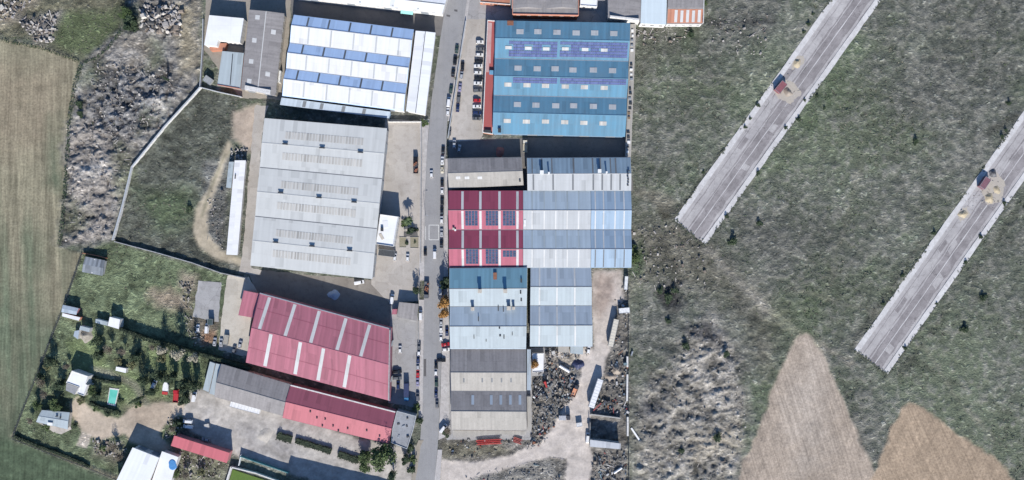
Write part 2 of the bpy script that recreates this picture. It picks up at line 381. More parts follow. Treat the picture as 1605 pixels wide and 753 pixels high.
lay([(720, 735), (800, 726), (880, 722), (884, 775), (700, 775)], (.21, .20, .18), 3, 4, .6, .5, vary=.6)
lay(DIRT, (.43, .385, .345), 1, 1.6, .10, .08, vary=.22)
lay([(932, 424), (972, 424), (965, 470), (940, 500), (932, 480)], (.24, .185, .155), 3, 3, k=.75, vary=.5)
lay([(868, 560), (905, 560), (905, 580), (868, 575)], (.26, .23, .19), 2, 2, k=.8)
# waste ground east of the fence
lay([(985, 360), (1060, 340), (1110, 385), (1230, 500), (1190, 560), (1160, 480), (1040, 430), (990, 460)], (.12, .112, .088), 8, 6, .45, .35, k=.75, vary=.6)
lay([(1000, 610), (1050, 570), (1080, 520), (1120, 500), (1160, 560), (1172, 660), (1150, 770), (985, 770), (988, 650)], (.215, .198, .175), 5, 7, .7, .9, k=.85, vary=.9)
lay([(1085, 690), (1160, 660), (1165, 700), (1090, 720)], (.30, .265, .21), 4, 4, k=.6)
lay([(1020, 455), (1065, 445), (1075, 480), (1045, 490)], (.045, .043, .045), 3, 4, .8, .5, k=.85, vary=.6)
lay([(1062, 512), (1100, 502), (1135, 520), (1125, 540), (1080, 530)], (.05, .05, .053), 3, 4, .8, .6, k=.8, vary=.6)
lay([(990, 640), (1030, 625), (1035, 650), (990, 660)], (.08, .08, .085), 4, 4, k=.8)
lay([(1018, 308), (1050, 318), (1052, 340), (1040, 345), (1030, 325)], (.045, .042, .03), 1.5, 1.5, .1, .2, k=.9)
lay([(990, 295), (1040, 300), (1060, 318), (1050, 322), (1018, 308), (990, 305)], (.16, .15, .12), 1.5, 1.5, k=.7)
lay([(1100, 392), (1112, 386), (1215, 490), (1340, 570), (1335, 576), (1205, 498)], (.20, .185, .155), 1.2, 2, k=.8)
lay([(1200, 540), (1212, 540), (1214, 590), (1195, 600), (1192, 570)], (.2, .185, .15), 3, 3, k=.5)
lay([(990, 0), (1100, 40), (1000, 130), (990, 130)], (.085, .08, .068), 6, 5, k=.5)
lay([(988, 430), (1003, 380), (1012, 400), (1003, 430)], (.045, .085, .035), 3, 2, .5, .4, k=.8)
P1 = [(1253, 524), (1264, 522), (1274, 530), (1292, 562), (1328, 645), (1368, 728), (1392, 800), (1140, 800), (1180, 690), (1215, 600), (1236, 548)]
P2 = [(1412, 640), (1426, 630), (1446, 640), (1505, 682), (1562, 720), (1592, 752), (1605, 800), (1345, 800), (1376, 728), (1398, 672)]
for q, c_, k_ in (([(1110, 345), (1300, 85), (1306, 88), (1116, 350)], (.06, .062, .05), .55), ([(1052, 340), (1130, 232), (1134, 236), (1058, 345)], (.06, .06, .05), .6), ([(1330, 540), (1452, 365), (1457, 368), (1336, 545)], (.06, .062, .05), .6), ([(1404, 590), (1612, 296), (1618, 300), (1412, 596)], (.065, .068, .052), .5),
    ([(1535, 208), (1580, 182), (1600, 178), (1596, 184), (1548, 216)], (.045, .047, .04), .8), ([(1170, 300), (1212, 190), (1216, 192), (1178, 302)], (.18, .17, .14), .4), ([(1000, 125), (1100, 118), (1210, 128), (1208, 132), (1100, 123), (1000, 130)], (.17, .16, .135), .5), ([(1240, 450), (1420, 500), (1418, 505), (1238, 455)], (.17, .16, .13), .5), ([(1430, 560), (1600, 655), (1598, 660), (1426, 565)], (.055, .058, .045), .5), ([(1445, 532), (1500, 620), (1560, 690), (1556, 694), (1495, 624), (1440, 535)], (.17, .16, .13), .5), ([(1140, 475), (1225, 520), (1222, 524), (1138, 480)], (.05, .052, .042), .6), ([(1290, 470), (1350, 240), (1356, 242), (1298, 472)], (.16, .155, .12), .35),
    ([(995, 752), (1150, 742), (1180, 748), (1180, 756), (995, 760)], (.20, .19, .165), .8), ([(1105, 32), (1215, 30), (1215, 38), (1105, 42)], (.045, .045, .045), .6), ([(1000, 300), (1056, 322), (1052, 334), (1000, 312)], (.17, .16, .13), .5)):
    lay(q, c_, 1.2, 2.2, k=k_, vary=.4)
m1 = lay(P1, (.285, .235, .188), 1.0, 2.2, .06, .06, vary=.10); m2 = lay(P2, (.295, .225, .16), 1.0, 2.2, .06, .06, vary=.10)
s1 = vnoise(GX + GY * -.33, GY * .04, 1.3, 31, 3, .7); s2 = vnoise(GX - GY * .45, GY * .04, 1.3, 32, 3, .7)
sw = vnoise(GX - GY * .3, GY * .25, 16, 33, 3)
cov *= (1 + (m1 * (.32 * s1 + .55 * sw) + m2 * (.38 * s2 + .3 * sw)))[..., None]
lay([(1270, 545), (1290, 580), (1290, 690), (1255, 740), (1235, 640)], (.40, .35, .30), 9, 8, k=.6, vary=.15)
boost = 1 + .12 * (1 - np.clip(mF + m1 + m2 + mask(YARD, 1, 1.2) + mask(DIRT, 1, 1.6), 0, 1)) * (1 + .5 * nD + .6 * nA)
cov *= boost[..., None]
wide = 1 + (np.clip(vnoise(GX, GY, 34, 81, 4, .6) * .7, -.16, .2) + np.clip(nB * .3, -.1, .12) + .03) * (1 - np.clip(mF + m1 + m2 + mask(YARD, 1, 1.2) + mask(DIRT, 1, 1.6), 0, 1))
cov *= wide[..., None]
gw = np.clip(vnoise(GX, GY, 40, 83, 3) * 2.2, 0, .4)[..., None] * (GX > 60)[..., None] * (1 - mask([(985, 470), (1120, 470), (1200, 540), (1190, 780), (980, 780)], 12, 4))[..., None] * (1 - np.clip(m1 + m2, 0, 1))[..., None]
cov[:] = cov * (1 - gw) + cov * C3((.84, 1.06, .70)) * gw
# relief
nL = vnoise(GX, GY * 1.25, 4.4, 71, 4, .62)
LUMP = np.maximum(mask([(1000, 610), (1050, 570), (1080, 520), (1120, 500), (1160, 560), (1172, 660), (1150, 770), (988, 770), (988, 650)], 6, 4) * .55, mask([(108, 190), (160, 110), (260, 120), (275, 160), (215, 230), (185, 340), (150, 385), (97, 385)], 5, 4) * .6)
flat = np.zeros(GX.shape)
for p in FLAT: flat = np.maximum(flat, mask(p, .9, 0))
edge = np.clip(np.minimum(np.minimum(GX - xs[0], xs[-1] - GX), np.minimum(GY - ys[0], ys[-1] - GY)) / 8, 0, 1)
GZ = (amp * (nC * 1.3 + nE * 1.0 + nR * 1.5) + ampB * nB * 1.6 + .2 * nA + LUMP * (nL * 4.2 - np.abs(nB) * .8)) * edge
mounds = [(212, 150, 14, 1.6), (160, 270, 16, 1.4), (275, 30, 14, 1.5), (245, 150, 10, 1.2), (1090, 540, 14, 1.4), (1060, 620, 16, 1.2), (1120, 680, 14, 1.0), (1140, 600, 10, .8), (1040, 690, 10, .8)]
for px, py, r, h in mounds:
    x, y = W(px, py); GZ += h * np.exp(-((GX - x) ** 2 + (GY - y) ** 2) / r ** 2) * (.8 + nB)
GZ += (m1 * s1 + m2 * s2) * .10 + mF * st * .08
GZ = GZ * (1 - flat) - .10 * flat
def zat(x, y):
    i = int(round((x - xs[0]) / STEP)); j = int(round((y - ys[0]) / STEP))
    return float(GZ[min(max(j, 0), len(ys) - 1), min(max(i, 0), len(xs) - 1)])

def ground_material(name='soil_and_grass', rows=None, rough=True):
    m, nt, b = new_mat(name)
    tc = nd(nt, 'ShaderNodeTexCoord').outputs['Object']
    at = nd(nt, 'ShaderNodeAttribute'); at.attribute_name = 'cover'
    n1 = noise(nt, tc, .9, 5, .7); n2 = noise(nt, tc, .18, 4, .6)
    c = mixc(nt, 1.0, at.outputs['Color'], gray(nt, mrange(nt, n1, .25, .75, .62 if rough or rows is not None else .82, 1.38 if rough or rows is not None else 1.18)), 'MULTIPLY')
    c = mixc(nt, 1.0, c, gray(nt, mrange(nt, n2, .3, .7, .88, 1.12)), 'MULTIPLY')
    if rough:                                  # crinkled tussocks with dry tips
        rn = nd(nt, 'ShaderNodeTexNoise'); rn.noise_type = 'RIDGED_MULTIFRACTAL'; rn.inputs['Scale'].default_value = .42
        rn.inputs['Detail'].default_value = 3; rn.inputs['Roughness'].default_value = .6; rn.inputs['Distortion'].default_value = .8
        nt.links.new(mapping(nt, tc, (1, 1.4, 1), .5), rn.inputs['Vector'])
        c = mixc(nt, 1.0, c, gray(nt, mrange(nt, rn.outputs['Fac'], .12, .80, .95, 2.6)), 'MULTIPLY')
    if rows is not None:                       # drill rows
        s_ = noise(nt, mapping(nt, mapping(nt, tc, (1, 1, 1), rows), (.75, .018, 1)), 1.0, 4, .75)
        c = mixc(nt, 1.0, c, gray(nt, mrange(nt, s_, .3, .7, .76, 1.24)), 'MULTIPLY')
    nt.links.new(c, b.inputs['Base Color']); b.inputs['Roughness'].default_value = .95
    b.inputs['Specular IOR Level'].default_value = .15
    bump(nt, b, math_n(nt, 'ADD', noise(nt, tc, 1.1, 5, .75), math_n(nt, 'MULTIPLY', rn.outputs['Fac'], .55)) if rough else noise(nt, tc, 1.1, 5, .75), 1.0 if rough else .3, .8 if rough else .2)
    return m
GM = ground_material(); GF = ground_material('drilled_field', .045, False); GP1 = ground_material('ploughed_soil', -.30, False); GP2 = ground_material('ploughed_clay', -.42, False); GY_ = ground_material('trodden_dirt', None, False)
def grid_part(name, sel, gm=None):                      # the ground faces where sel is true, as one object
    ny, nx = GX.shape
    idx = np.arange(ny * nx).reshape(ny, nx)
    q = np.stack([idx[:-1, :-1], idx[:-1, 1:], idx[1:, 1:], idx[1:, :-1]], -1)[sel[:-1, :-1]].reshape(-1, 4)
    used, inv = np.unique(q, return_inverse=True)
    me = bpy.data.meshes.new(name)
    co = np.stack([GX.ravel(), GY.ravel(), GZ.ravel()], -1)[used].astype(np.float32)
    me.vertices.add(len(used)); me.vertices.foreach_set('co', co.ravel())
    nf = len(q); me.loops.add(nf * 4); me.loops.foreach_set('vertex_index', inv.ravel().astype(np.int32))
    me.polygons.add(nf); me.polygons.foreach_set('loop_start', np.arange(0, nf * 4, 4, dtype=np.int32))
    me.polygons.foreach_set('use_smooth', np.ones(nf, bool))
    me.update(calc_edges=True); me.validate()
    a = me.color_attributes.new('cover', 'FLOAT_COLOR', 'POINT')
    c = np.concatenate([np.clip(cov.reshape(-1, 3)[used], .01, .7), np.ones((len(used), 1))], 1).astype(np.float32)
    a.data.foreach_set('color', c.ravel()); me.materials.append(gm or GM)
    o = bpy.data.objects.new(name, me); COL.objects.link(o); return struct(o)
sF = mF > .5; s1_ = (m1 > .5) & ~sF; s2_ = (m2 > .5) & ~sF & ~s1_
grid_part('crop_field', sF, GF); grid_part('ploughed_field', s1_, GP1); grid_part('ploughed_field', s2_, GP2)
mY = (mask(YARD, 1, 1.2) > .5) & ~sF; mD = (mask(DIRT, 1, 1.6) > .5) & ~sF
grid_part('dirt_yard', mY, GY_); grid_part('dirt_yard', mD & ~mY, GY_)
DR = (mask([(112, 632), (122, 622), (142, 638), (165, 650), (185, 655), (212, 640), (255, 632), (288, 632), (291, 645), (268, 658), (250, 682), (265, 702), (252, 710), (205, 694), (195, 682), (160, 690), (128, 680), (122, 668), (110, 650)], 1, 1.5) > .5) & ~(sF | mY | mD); grid_part('sandy_drive', DR, GY_); LP = (mask(LOOP, 1, 1.4) > .4) & ~(sF | mY | mD | DR); grid_part('dirt_track', LP, GY_)
grid_part('ground', ~(sF | s1_ | s2_ | mY | mD | DR | LP))
b = MB(); e = 6000
for x0, x1, y0, y1 in ((-e, -288, -e, e), (288, e, -e, e), (-288, 288, 142, e), (-288, 288, -e, -142)):
    b.face([(x0, y0, -.35), (x1, y0, -.35), (x1, y1, -.35), (x0, y1, -.35)])
struct(b.build('outer_ground', groundmat('far_grass', (.055, .062, .045), (.08, .085, .06), (.12, .11, .085), .02, .3)))

DUST = []
# made ground sheets
def sheet(name, poly, z, mat, dens=2.0, wob=.25, thick=.0):
    P = [W(*p) for p in poly]; out = []
    for i in range(len(P)):
        a, c = P[i], P[(i + 1) % len(P)]; L = math.dist(a, c); n = max(1, int(L / dens))
        for k in range(n):
            q = lerp2(a, c, k / n); w = wob if (k or wob > .5) else 0
            out.append((q[0] + R.uniform(-w, w), q[1] + R.uniform(-w, w)))
    bm = MB(); bm.prism(out, z - max(thick, .3), z); o = bm.build(name, mat); return struct(o)
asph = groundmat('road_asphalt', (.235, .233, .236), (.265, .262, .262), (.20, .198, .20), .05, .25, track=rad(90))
conc = groundmat('yard_concrete', (.34, .31, .275), (.40, .37, .335), (.27, .24, .21), .04, .3, patch=.16)
concg = groundmat('grey_concrete', (.27, .262, .26), (.31, .305, .30), (.21, .20, .195), .06, .3, patch=.2, crack=.07)
beige = groundmat('beige_concrete', (.40, .365, .31), (.43, .40, .345), (.30, .265, .215), .05, .35, patch=.12)
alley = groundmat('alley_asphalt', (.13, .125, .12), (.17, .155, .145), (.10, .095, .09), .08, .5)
pave = groundmat('pavement_tiles', (.36, .34, .33), (.40, .385, .375), (.26, .245, .235), .1, .6, patch=.6)
old = groundmat('bleached_asphalt', (.305, .288, .285), (.40, .382, .372), (.235, .22, .217), .12, .35, crack=.12, track=rad(-54.5))
oldd = groundmat('worn_asphalt', (.19, .175, .175), (.29, .27, .268), (.15, .138, .138), .12, .4, crack=.12, track=rad(-54.5))
palec = groundmat('pale_kerbstone', (.45, .435, .425), (.51, .50, .49), (.38, .36, .35), .1, .5, patch=.5)
Z = dict(hall_yard=.02, hall_side=.024, beige_yard=.03, grey_slab=.024, roadside_yard=.034, car_park=.02, alley=.012, north_alley=.016, brick_yard=.008, south_alley=.008, annex_slab=.016, west_yard=.012)
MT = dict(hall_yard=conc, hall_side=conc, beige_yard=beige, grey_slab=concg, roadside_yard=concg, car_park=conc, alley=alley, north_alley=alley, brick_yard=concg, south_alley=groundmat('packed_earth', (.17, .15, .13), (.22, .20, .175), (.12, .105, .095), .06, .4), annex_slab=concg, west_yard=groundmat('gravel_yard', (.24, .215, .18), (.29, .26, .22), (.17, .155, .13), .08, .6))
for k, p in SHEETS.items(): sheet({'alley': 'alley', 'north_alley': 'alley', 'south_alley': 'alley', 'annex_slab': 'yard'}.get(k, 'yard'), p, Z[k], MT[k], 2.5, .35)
sheet('road', ROAD_L + ROAD_R[::-1], .04, asph, 6, .06)
def offs(line, d): return [(p[0] + d, p[1]) for p in line]
sub = lambda l, a, c: [p for p in l if a <= p[1] <= c]
WL = [(658, 187), (658.5, 240), (658, 300), (657.5, 400), (657, 440)]
sheet('pavement', [(673, 187)] + sub(ROAD_L, 188, 440) + [(665, 440)] + WL[::-1], .17, pave, 6, .04)
sheet('pavement', [(664.6, 470)] + sub(ROAD_L, 480, 660) + [(661, 668), (656, 660), (656, 600), (656.5, 470)], .17, pave, 6, .04)
sheet('pavement', [(735, -40), (732, 0), (724, 55), (711, 130), (701.5, 190), (706, 190), (716, 130), (729, 55), (736, 0), (740, -40)], .17, pave, 6, .04)
sheet('pavement', [(698, 249), (697, 300), (696, 400), (693.5, 520), (690.5, 620), (687, 690), (704, 682), (704, 520), (702, 400), (702, 249)], .17, pave, 6, .06)
sheet('pavement', [(686, 705), (681, 753), (674, 810), (684, 810), (690, 753), (693, 705)], .17, pave, 6, .06)
sheet('pavement', [(664, 690), (659, 700), (651, 753), (643, 810), (637, 810), (645, 753), (652, 700), (656, 690)], .14, MT['west_yard'], 3, .3)
for q in ([(1205, 132), (1222, 118), (1246, 128), (1262, 148), (1240, 168), (1215, 158)], [(1236, 88), (1262, 86), (1264, 100), (1240, 112)]): DUST.append(q)
for q in ([(1535, 300), (1560, 262), (1580, 285), (1572, 320), (1545, 330)], [(1496, 330), (1516, 322), (1524, 340), (1505, 350)]): DUST.append(q)
# two unfinished streets in the grass
for s in (STRIP1, STRIP2):
    l0, l1 = s['l']; r0, r1 = s['r']
    X = lambda f, t: lerp2(lerp2(l0, r0, f), lerp2(l1, r1, f), t)
    def band(name, f0, f1, z, mat, t0=0, t1=1, wob=.15): return sheet(name, [X(f0, t0), X(f1, t0), X(f1, t1), X(f0, t1)], z, mat, 4, wob)
    band('road', .10, .46, .03, old); band('road', .46, .90, .026, oldd)
    band('road', .80, .86, .036, old, 0, 1, .4); band('road', .40, .43, .034, oldd, 0, 1, .3); band('road', .22, .235, .037, oldd, 0, 1, .2); band('road_joint', .595, .61, .038, palec, 0, 1, .1)
    for k_ in range(9): a_ = R.uniform(.1, .95); f_ = R.choice([.13, .25, .46, .62]); band('road_patch', f_, f_ + R.uniform(.08, .15), .040 + .001 * k_, R.choice([old, oldd, oldd]), a_, a_ + R.uniform(.01, .05), .3)
    band('pavement', 0, .125, .16, palec)
    band('pavement', .885, 1.0, .16, palec)
    band('kerb', .118, .13, .175, palec, 0, 1, .05); band('kerb', .875, .89, .175, palec, 0, 1, .05)
dust = groundmat('dusty_sand', (.36, .325, .285), (.38, .34, .28), (.30, .27, .245), .2, .8)
for q in DUST: sheet('sand_spill', [lerp2(p_, lerp2(q[0], q[len(q) // 2], .5), .18) for p_ in q], .0435, dust, .9, .55)
# road paint and repairs
wp = paint('road_paint', (.52, .52, .50), .7, .3, 2.0)
for q in ([(672, 352.6), (688, 352.6), (688, 353.6), (672, 353.6)], [(672, 375.6), (688, 375.6), (688, 376.6), (672, 376.6)], [(672, 353.6), (673, 353.6), (673, 375.6), (672, 375.6)], [(687, 353.6), (688, 353.6), (688, 375.6), (687, 375.6)], [(666.6, 355), (667.4, 355), (667.4, 376), (666.6, 376)]):
    sheet('road_marking', q, .048, wp, 9, 0)
sheet('road_patch', [(664.2, 563), (668, 563), (668, 590), (664.2, 590)], .046, groundmat('tar_patch', (.09, .088, .09), (.11, .105, .105), (.07, .07, .07)), 9, .05)
for q in ([(700, 23), (706, 24), (705, 27), (699.5, 26)], [(712, 15), (717, 15.5), (717, 19), (712, 18)]): sheet('road_patch', q, .046, groundmat('tar_patch', 0, 0, 0), 9, .05)
# ------------------------------------------------------------------ buildings
class Bld:
    """quad: map corners A B C D of the roof at eave height; u runs A->B (along the ridges), v runs A->D (down the slopes)"""
    def __init__(s, name, label, cat, quad, h, prof, roof, wall, group=None, over=.25, thick=.16, inset=.3, z0=-.4):
        s.h = h; s.Q = [W(*p, h) for p in quad]; s.quad = quad
        s.LU = math.dist(lerp2(s.Q[0], s.Q[3], .5), lerp2(s.Q[1], s.Q[2], .5))
        s.LV = math.dist(lerp2(s.Q[0], s.Q[1], .5), lerp2(s.Q[3], s.Q[2], .5))
        s.prof = prof
        cx = sum(p[0] for p in s.Q) / 4; cy = sum(p[1] for p in s.Q) / 4
        s.root = thing(name, label, cat, (cx, cy, 0), 0, group)
        roofs = roof if isinstance(roof, (list, tuple)) else [roof]
        s.roof = None
        rb = MB(); ou = over / s.LU
        for k in range(len(prof) - 1):
            (v0, a0), (v1, a1) = prof[k], prof[k + 1]
            e0 = over / s.LV if k == 0 else 0; e1 = over / s.LV if k == len(prof) - 2 else 0
            sl = (a1 - a0) / max((v1 - v0), 1e-6)
            w0, w1 = v0 - e0, v1 + e1
            T = [s.p(-ou, w0, h + a0 - sl * e0), s.p(1 + ou, w0, h + a0 - sl * e0), s.p(1 + ou, w1, h + a1 + sl * e1), s.p(-ou, w1, h + a1 + sl * e1)]
            B = [(x, y, z - thick) for x, y, z in T]
            uv = [(0, w0 * s.LV), (s.LU, w0 * s.LV), (s.LU, w1 * s.LV), (0, w1 * s.LV)]
            uv = [(a + 13.7 * (k + 1), b_) for a, b_ in uv]
            rb.hexa(B, T, 0, uv)
        s.roof = rb.build('roof', roofs, s.root, merge=False)
        wb = MB(); iu, iv = inset / s.LU, inset / s.LV
        for u in (iu, 1 - iu):
            for k in range(len(prof) - 1):
                (v0, a0), (v1, a1) = prof[k], prof[k + 1]
                v0c, v1c = max(v0, iv), min(v1, 1 - iv)
                pts = [s.p(u, v0c, z0), s.p(u, v1c, z0), s.p(u, v1c, s.z(v1c) - thick - .01), s.p(u, v0c, s.z(v0c) - thick - .01)]
                wb.face(pts if u > .5 else pts[::-1])
        for v in (iv, 1 - iv):
            pts = [s.p(iu, v, z0), s.p(1 - iu, v, z0), s.p(1 - iu, v, s.z(v) - thick - .01), s.p(iu, v, s.z(v) - thick - .01)]
            wb.face(pts if v < .5 else pts[::-1])
        s.wall = wb.build('wall', wall, s.root)
        s.iu, s.iv = iu, iv
    def p(s, u, v, z):
        a = lerp2(s.Q[0], s.Q[1], u); b_ = lerp2(s.Q[3], s.Q[2], u); q = lerp2(a, b_, v); return (q[0], q[1], z)
    def z(s, v):
        pr = s.prof
        for k in range(len(pr) - 1):
            if v <= pr[k + 1][0] or k == len(pr) - 2:
                t = (v - pr[k][0]) / (pr[k + 1][0] - pr[k][0]); return s.h + pr[k][1] + t * (pr[k + 1][1] - pr[k][1])
    def uv(s, px, py):
        x, y = W(px, py, s.h + 1); u = v = .5
        for _ in range(12):
            q = s.p(u, v, 0); qu = s.p(u + 1e-3, v, 0); qv = s.p(u, v + 1e-3, 0)
            a, b_, c, d = (qu[0] - q[0]) * 1e3, (qv[0] - q[0]) * 1e3, (qu[1] - q[1]) * 1e3, (qv[1] - q[1]) * 1e3
            det = a * d - b_ * c; ex, ey = x - q[0], y - q[1]
            u += (ex * d - b_ * ey) / det; v += (a * ey - c * ex) / det
        return u, v
    def patch(s, name, mat, u0, u1, v0, v1, t=.06, u0b=None, u1b=None, parent=None, label=None):
        u0b = u0 if u0b is None else u0b; u1b = u1 if u1b is None else u1b
        b = MB(); e = .004
        C = [(u0, v0), (u1, v0), (u1b, v1), (u0b, v1)]
        zz = [s.z(v0 + 1e-4), s.z(v0 + 1e-4), s.z(v1 - 1e-4), s.z(v1 - 1e-4)]
        lo = [s.p(u, v, z - .03) for (u, v), z in zip(C, zz)]; hi = [s.p(u, v, z + t) for (u, v), z in zip(C, zz)]
        b.hexa(lo, hi, 0, [(u * s.LU, v * s.LV) for u, v in C])
        return b.build(name, mat, parent or s.root, label=label)
    def rect(s, name, mat, px, py, w, h, t=.08):
        u, v = s.uv(px, py); du, dv = w / 6 / s.LU, h / 6 / s.LV
        return s.patch(name, mat, u - du, u + du, v - dv, v + dv, t)
    def trims(s, mat, ridge=.5, gut=.5, rmat=None):
        pr = s.prof
        for k in range(1, len(pr) - 1):
            v, a = pr[k]; peak = a > pr[k - 1][1] and a >= pr[k + 1][1]
            w = (ridge if peak else gut) / 2 / s.LV
            if w == 0: continue
            b = MB(); zc = s.h + a
            if peak:
                for sgn in (-1, 1):
                    z1 = s.z(v + sgn * w)
                    A = [s.p(-.002, v, zc + .03), s.p(1.002, v, zc + .03), s.p(1.002, v + sgn * w, z1 + .03), s.p(-.002, v + sgn * w, z1 + .03)]
                    b.hexa(A, [(x, y, z + .07) for x, y, z in A])
                b.build('ridge_cap', rmat or mat, s.root)
            else:
                z1 = max(s.z(v - w), s.z(v + w))
                A = [s.p(-.001, v - w, zc - .05), s.p(1.001, v - w, zc - .05), s.p(1.001, v + w, zc - .05), s.p(-.001, v + w, zc - .05)]
                b.hexa(A, [(x, y, z1 + .03) for x, y, z in A]); b.build('gutter', mat, s.root)
    def parapet(s, sides, hgt, t, mat, name='parapet'):
        for sd in sides:
            b = MB(); n = 1 if sd < 2 else 8
            du, dv = t / s.LU, t / s.LV
            if sd < 2:
                v0, v1 = (0, dv) if sd == 0 else (1 - dv, 1); z = s.z(v0 if sd == 0 else v1)
                C = [s.p(0, v0, z - .5), s.p(1, v0, z - .5), s.p(1, v1, z - .5), s.p(0, v1, z - .5)]
                b.hexa(C, [(x, y, z + hgt) for x, y, _ in C])
            else:
                u0, u1 = (0, du) if sd == 2 else (1 - du, 1)
                a, c = dv * 1.01, 1 - dv * 1.01
                z = max(p[1] for p in s.prof) + s.h
                C = [s.p(u0, a, s.h - .5), s.p(u1, a, s.h - .5), s.p(u1, c, s.h - .5), s.p(u0, c, s.h - .5)]
                b.hexa(C, [(x, y, z + hgt) for x, y, _ in C])
            b.build(name, mat, s.root)
    def vent(s, px, py, w=1.4, d=1.4, hgt=1.2, mat=None, name='roof_vent', cap=True):
        u, v = s.uv(px, py); x, y, _ = s.p(u, v, 0); z = s.z(min(max(v, .01), .99))
        b = MB(); a = math.atan2(s.Q[1][1] - s.Q[0][1], s.Q[1][0] - s.Q[0][0])
        b.box((x, y, z + hgt / 2 - .3), (w * .8, d * .8, hgt + .6), a)
        if cap: b.box((x, y, z + hgt + .08), (w, d, .14), a)
        return b.build(name, mat or M['steel'], s.root)
    def open_(s, side, t, w, hgt, z0=0.0, kind='window'):
        """an opening in wall 0 N, 1 S, 2 W, 3 E (in u v sense)"""
        if side in (0, 1):
            v = s.iv if side == 0 else 1 - s.iv; c = s.p(t, v, 0); d = (s.Q[1][0] - s.Q[0][0], s.Q[1][1] - s.Q[0][1])
        else:
            u = s.iu if side == 2 else 1 - s.iu; c = s.p(u, t, 0); d = (s.Q[3][0] - s.Q[0][0], s.Q[3][1] - s.Q[0][1])
        a = math.atan2(d[1], d[0]); o = s.p(.5, .5, 0)
        nx, ny = -math.sin(a), math.cos(a)
        if (c[0] - o[0]) * nx + (c[1] - o[1]) * ny < 0: nx, ny = -nx, -ny
        P = lambda off: (c[0] + nx * off, c[1] + ny * off, z0 + hgt / 2)
        f = MB()
        if kind == 'window':
            co, si = math.cos(a), math.sin(a)
            for sx in (-1, 1):
                q = P(.03); f.box((q[0] + co * sx * (w / 2 - .05), q[1] + si * sx * (w / 2 - .05), q[2]), (.1, .12, hgt), a)
            for sz in (-1, 1):
                q = P(.03); f.box((q[0], q[1], q[2] + sz * (hgt / 2 - .05)), (w - .2, .12, .1), a)
            fr = f.build('window', M['frame'], s.root)
            g = MB(); g.box(P(.015), (w - .2, .05, hgt - .2), a); g.build('pane', M['glass'], fr)
        else:
            f.box(P(.04), (w, .14, hgt), a); n = max(3, int(hgt / .5))
            for k in range(1, n): q = P(.12); f.box((q[0], q[1], z0 + hgt * k / n), (w - .1, .05, .06), a)
            dr = f.build(kind, M['door'], s.root)
    def walls(s, doors=(), wins=()):
        for sd, n, w, hh in doors:
            for k in range(n): s.open_(sd, (k + .5) / n, w, hh, 0.05, 'roller_door')
        for sd, n, w, hh, z in wins:
            for k in range(n): s.open_(sd, (k + .5) / n, w, hh, z, 'window')
def gables(n, LV, pitch, asym=.5):
    pr = []; bay = 1 / n; r = math.tan(rad(pitch)) * bay * LV * .5
    for k in range(n): pr += [(k * bay, 0), (k * bay + bay * asym, r)]
    return pr + [(1, 0)]
def bays(cuts, LV, pitch):
    """cuts: v of eave, ridge, valley, ridge ... eave"""
    pr = []
    for i, v in enumerate(cuts):
        if i % 2 == 0: pr.append((v, 0))
        else: pr.append((v, math.tan(rad(pitch)) * LV * (cuts[i + 1] - cuts[i - 1]) / 2))
    return pr
def lv(q): return (math.dist(q[0], q[3]) + math.dist(q[1], q[2])) / 6 * .98
class Poly:
    """flat-roofed block over any outline"""
    def __init__(s, name, label, cat, pts, h, roof, wall, group=None, par=0.0, parm=None, drop=None, root=None, z0=-.3):
        P = [W(*p, h) for p in pts]; s.P = P; s.h = h
        cx = sum(p[0] for p in P) / len(P); cy = sum(p[1] for p in P) / len(P)
        s.root = root or thing(name, label, cat, (cx, cy, 0), 0, group)
        zf = (lambda p: h) if drop is None else (lambda p: h + drop[0] * (p[0] - cx) + drop[1] * (p[1] - cy))
        s.zf = zf
        ins = lambda k: [(cx + (x - cx) * k, cy + (y - cy) * k) for x, y in P]
        b = MB(); b.prism(ins(.985), z0, lambda p: zf(p) - .13); s.wall = b.build('wall', wall, s.root)
        b = MB(); b.prism(P, lambda p: zf(p) - .12, zf); s.roof = b.build('roof', roof, s.root)
        if par:
            b = MB(); n = len(P)
            for i in range(n):
                a, c = P[i], P[(i + 1) % n]; L = math.dist(a, c); d = ((c[0] - a[0]) / L, (c[1] - a[1]) / L)
                m = lerp2(a, c, .5); inw = (-d[1], d[0])
                if (cx - m[0]) * inw[0] + (cy - m[1]) * inw[1] < 0: inw = (-inw[0], -inw[1])
                m = (m[0] + inw[0] * .15, m[1] + inw[1] * .15)
                b.box((m[0], m[1], zf(m) + par / 2 - .1), (L + .002 * i, .26, par + .2 + .003 * i), math.atan2(d[1], d[0]))
            b.build('parapet', parm or wall, s.root)
    def box(s, name, px, py, w, d, hgt, mat, a=0):
        x, y = W(px, py, s.h); b = MB(); b.box((x, y, s.zf((x, y)) + hgt / 2 - .02), (w, d, hgt), a, top=.92); return b.build(name, mat, s.root)
    def openings(s, side, n, w, hgt, z0, kind='window'):
        a, c = s.P[side], s.P[(side + 1) % len(s.P)]; an = math.atan2(c[1] - a[1], c[0] - a[0])
        cx = sum(p[0] for p in s.P) / len(s.P); cy = sum(p[1] for p in s.P) / len(s.P)
        for k in range(n):
            q = lerp2(a, c, (k + .5) / n); f = MB(); f.box((cx + (q[0] - cx) * .985, cy + (q[1] - cy) * .985, z0 + hgt / 2), (w, .16, hgt), an)
            fr = f.build(kind, M['frame'] if kind == 'window' else M['door'], s.root)
            if kind == 'window':
                f = MB(); f.box((cx + (q[0] - cx) * .985, cy + (q[1] - cy) * .985, z0 + hgt / 2), (w - .2, .2, hgt - .2), an); f.build('pane', M['glass'], fr)

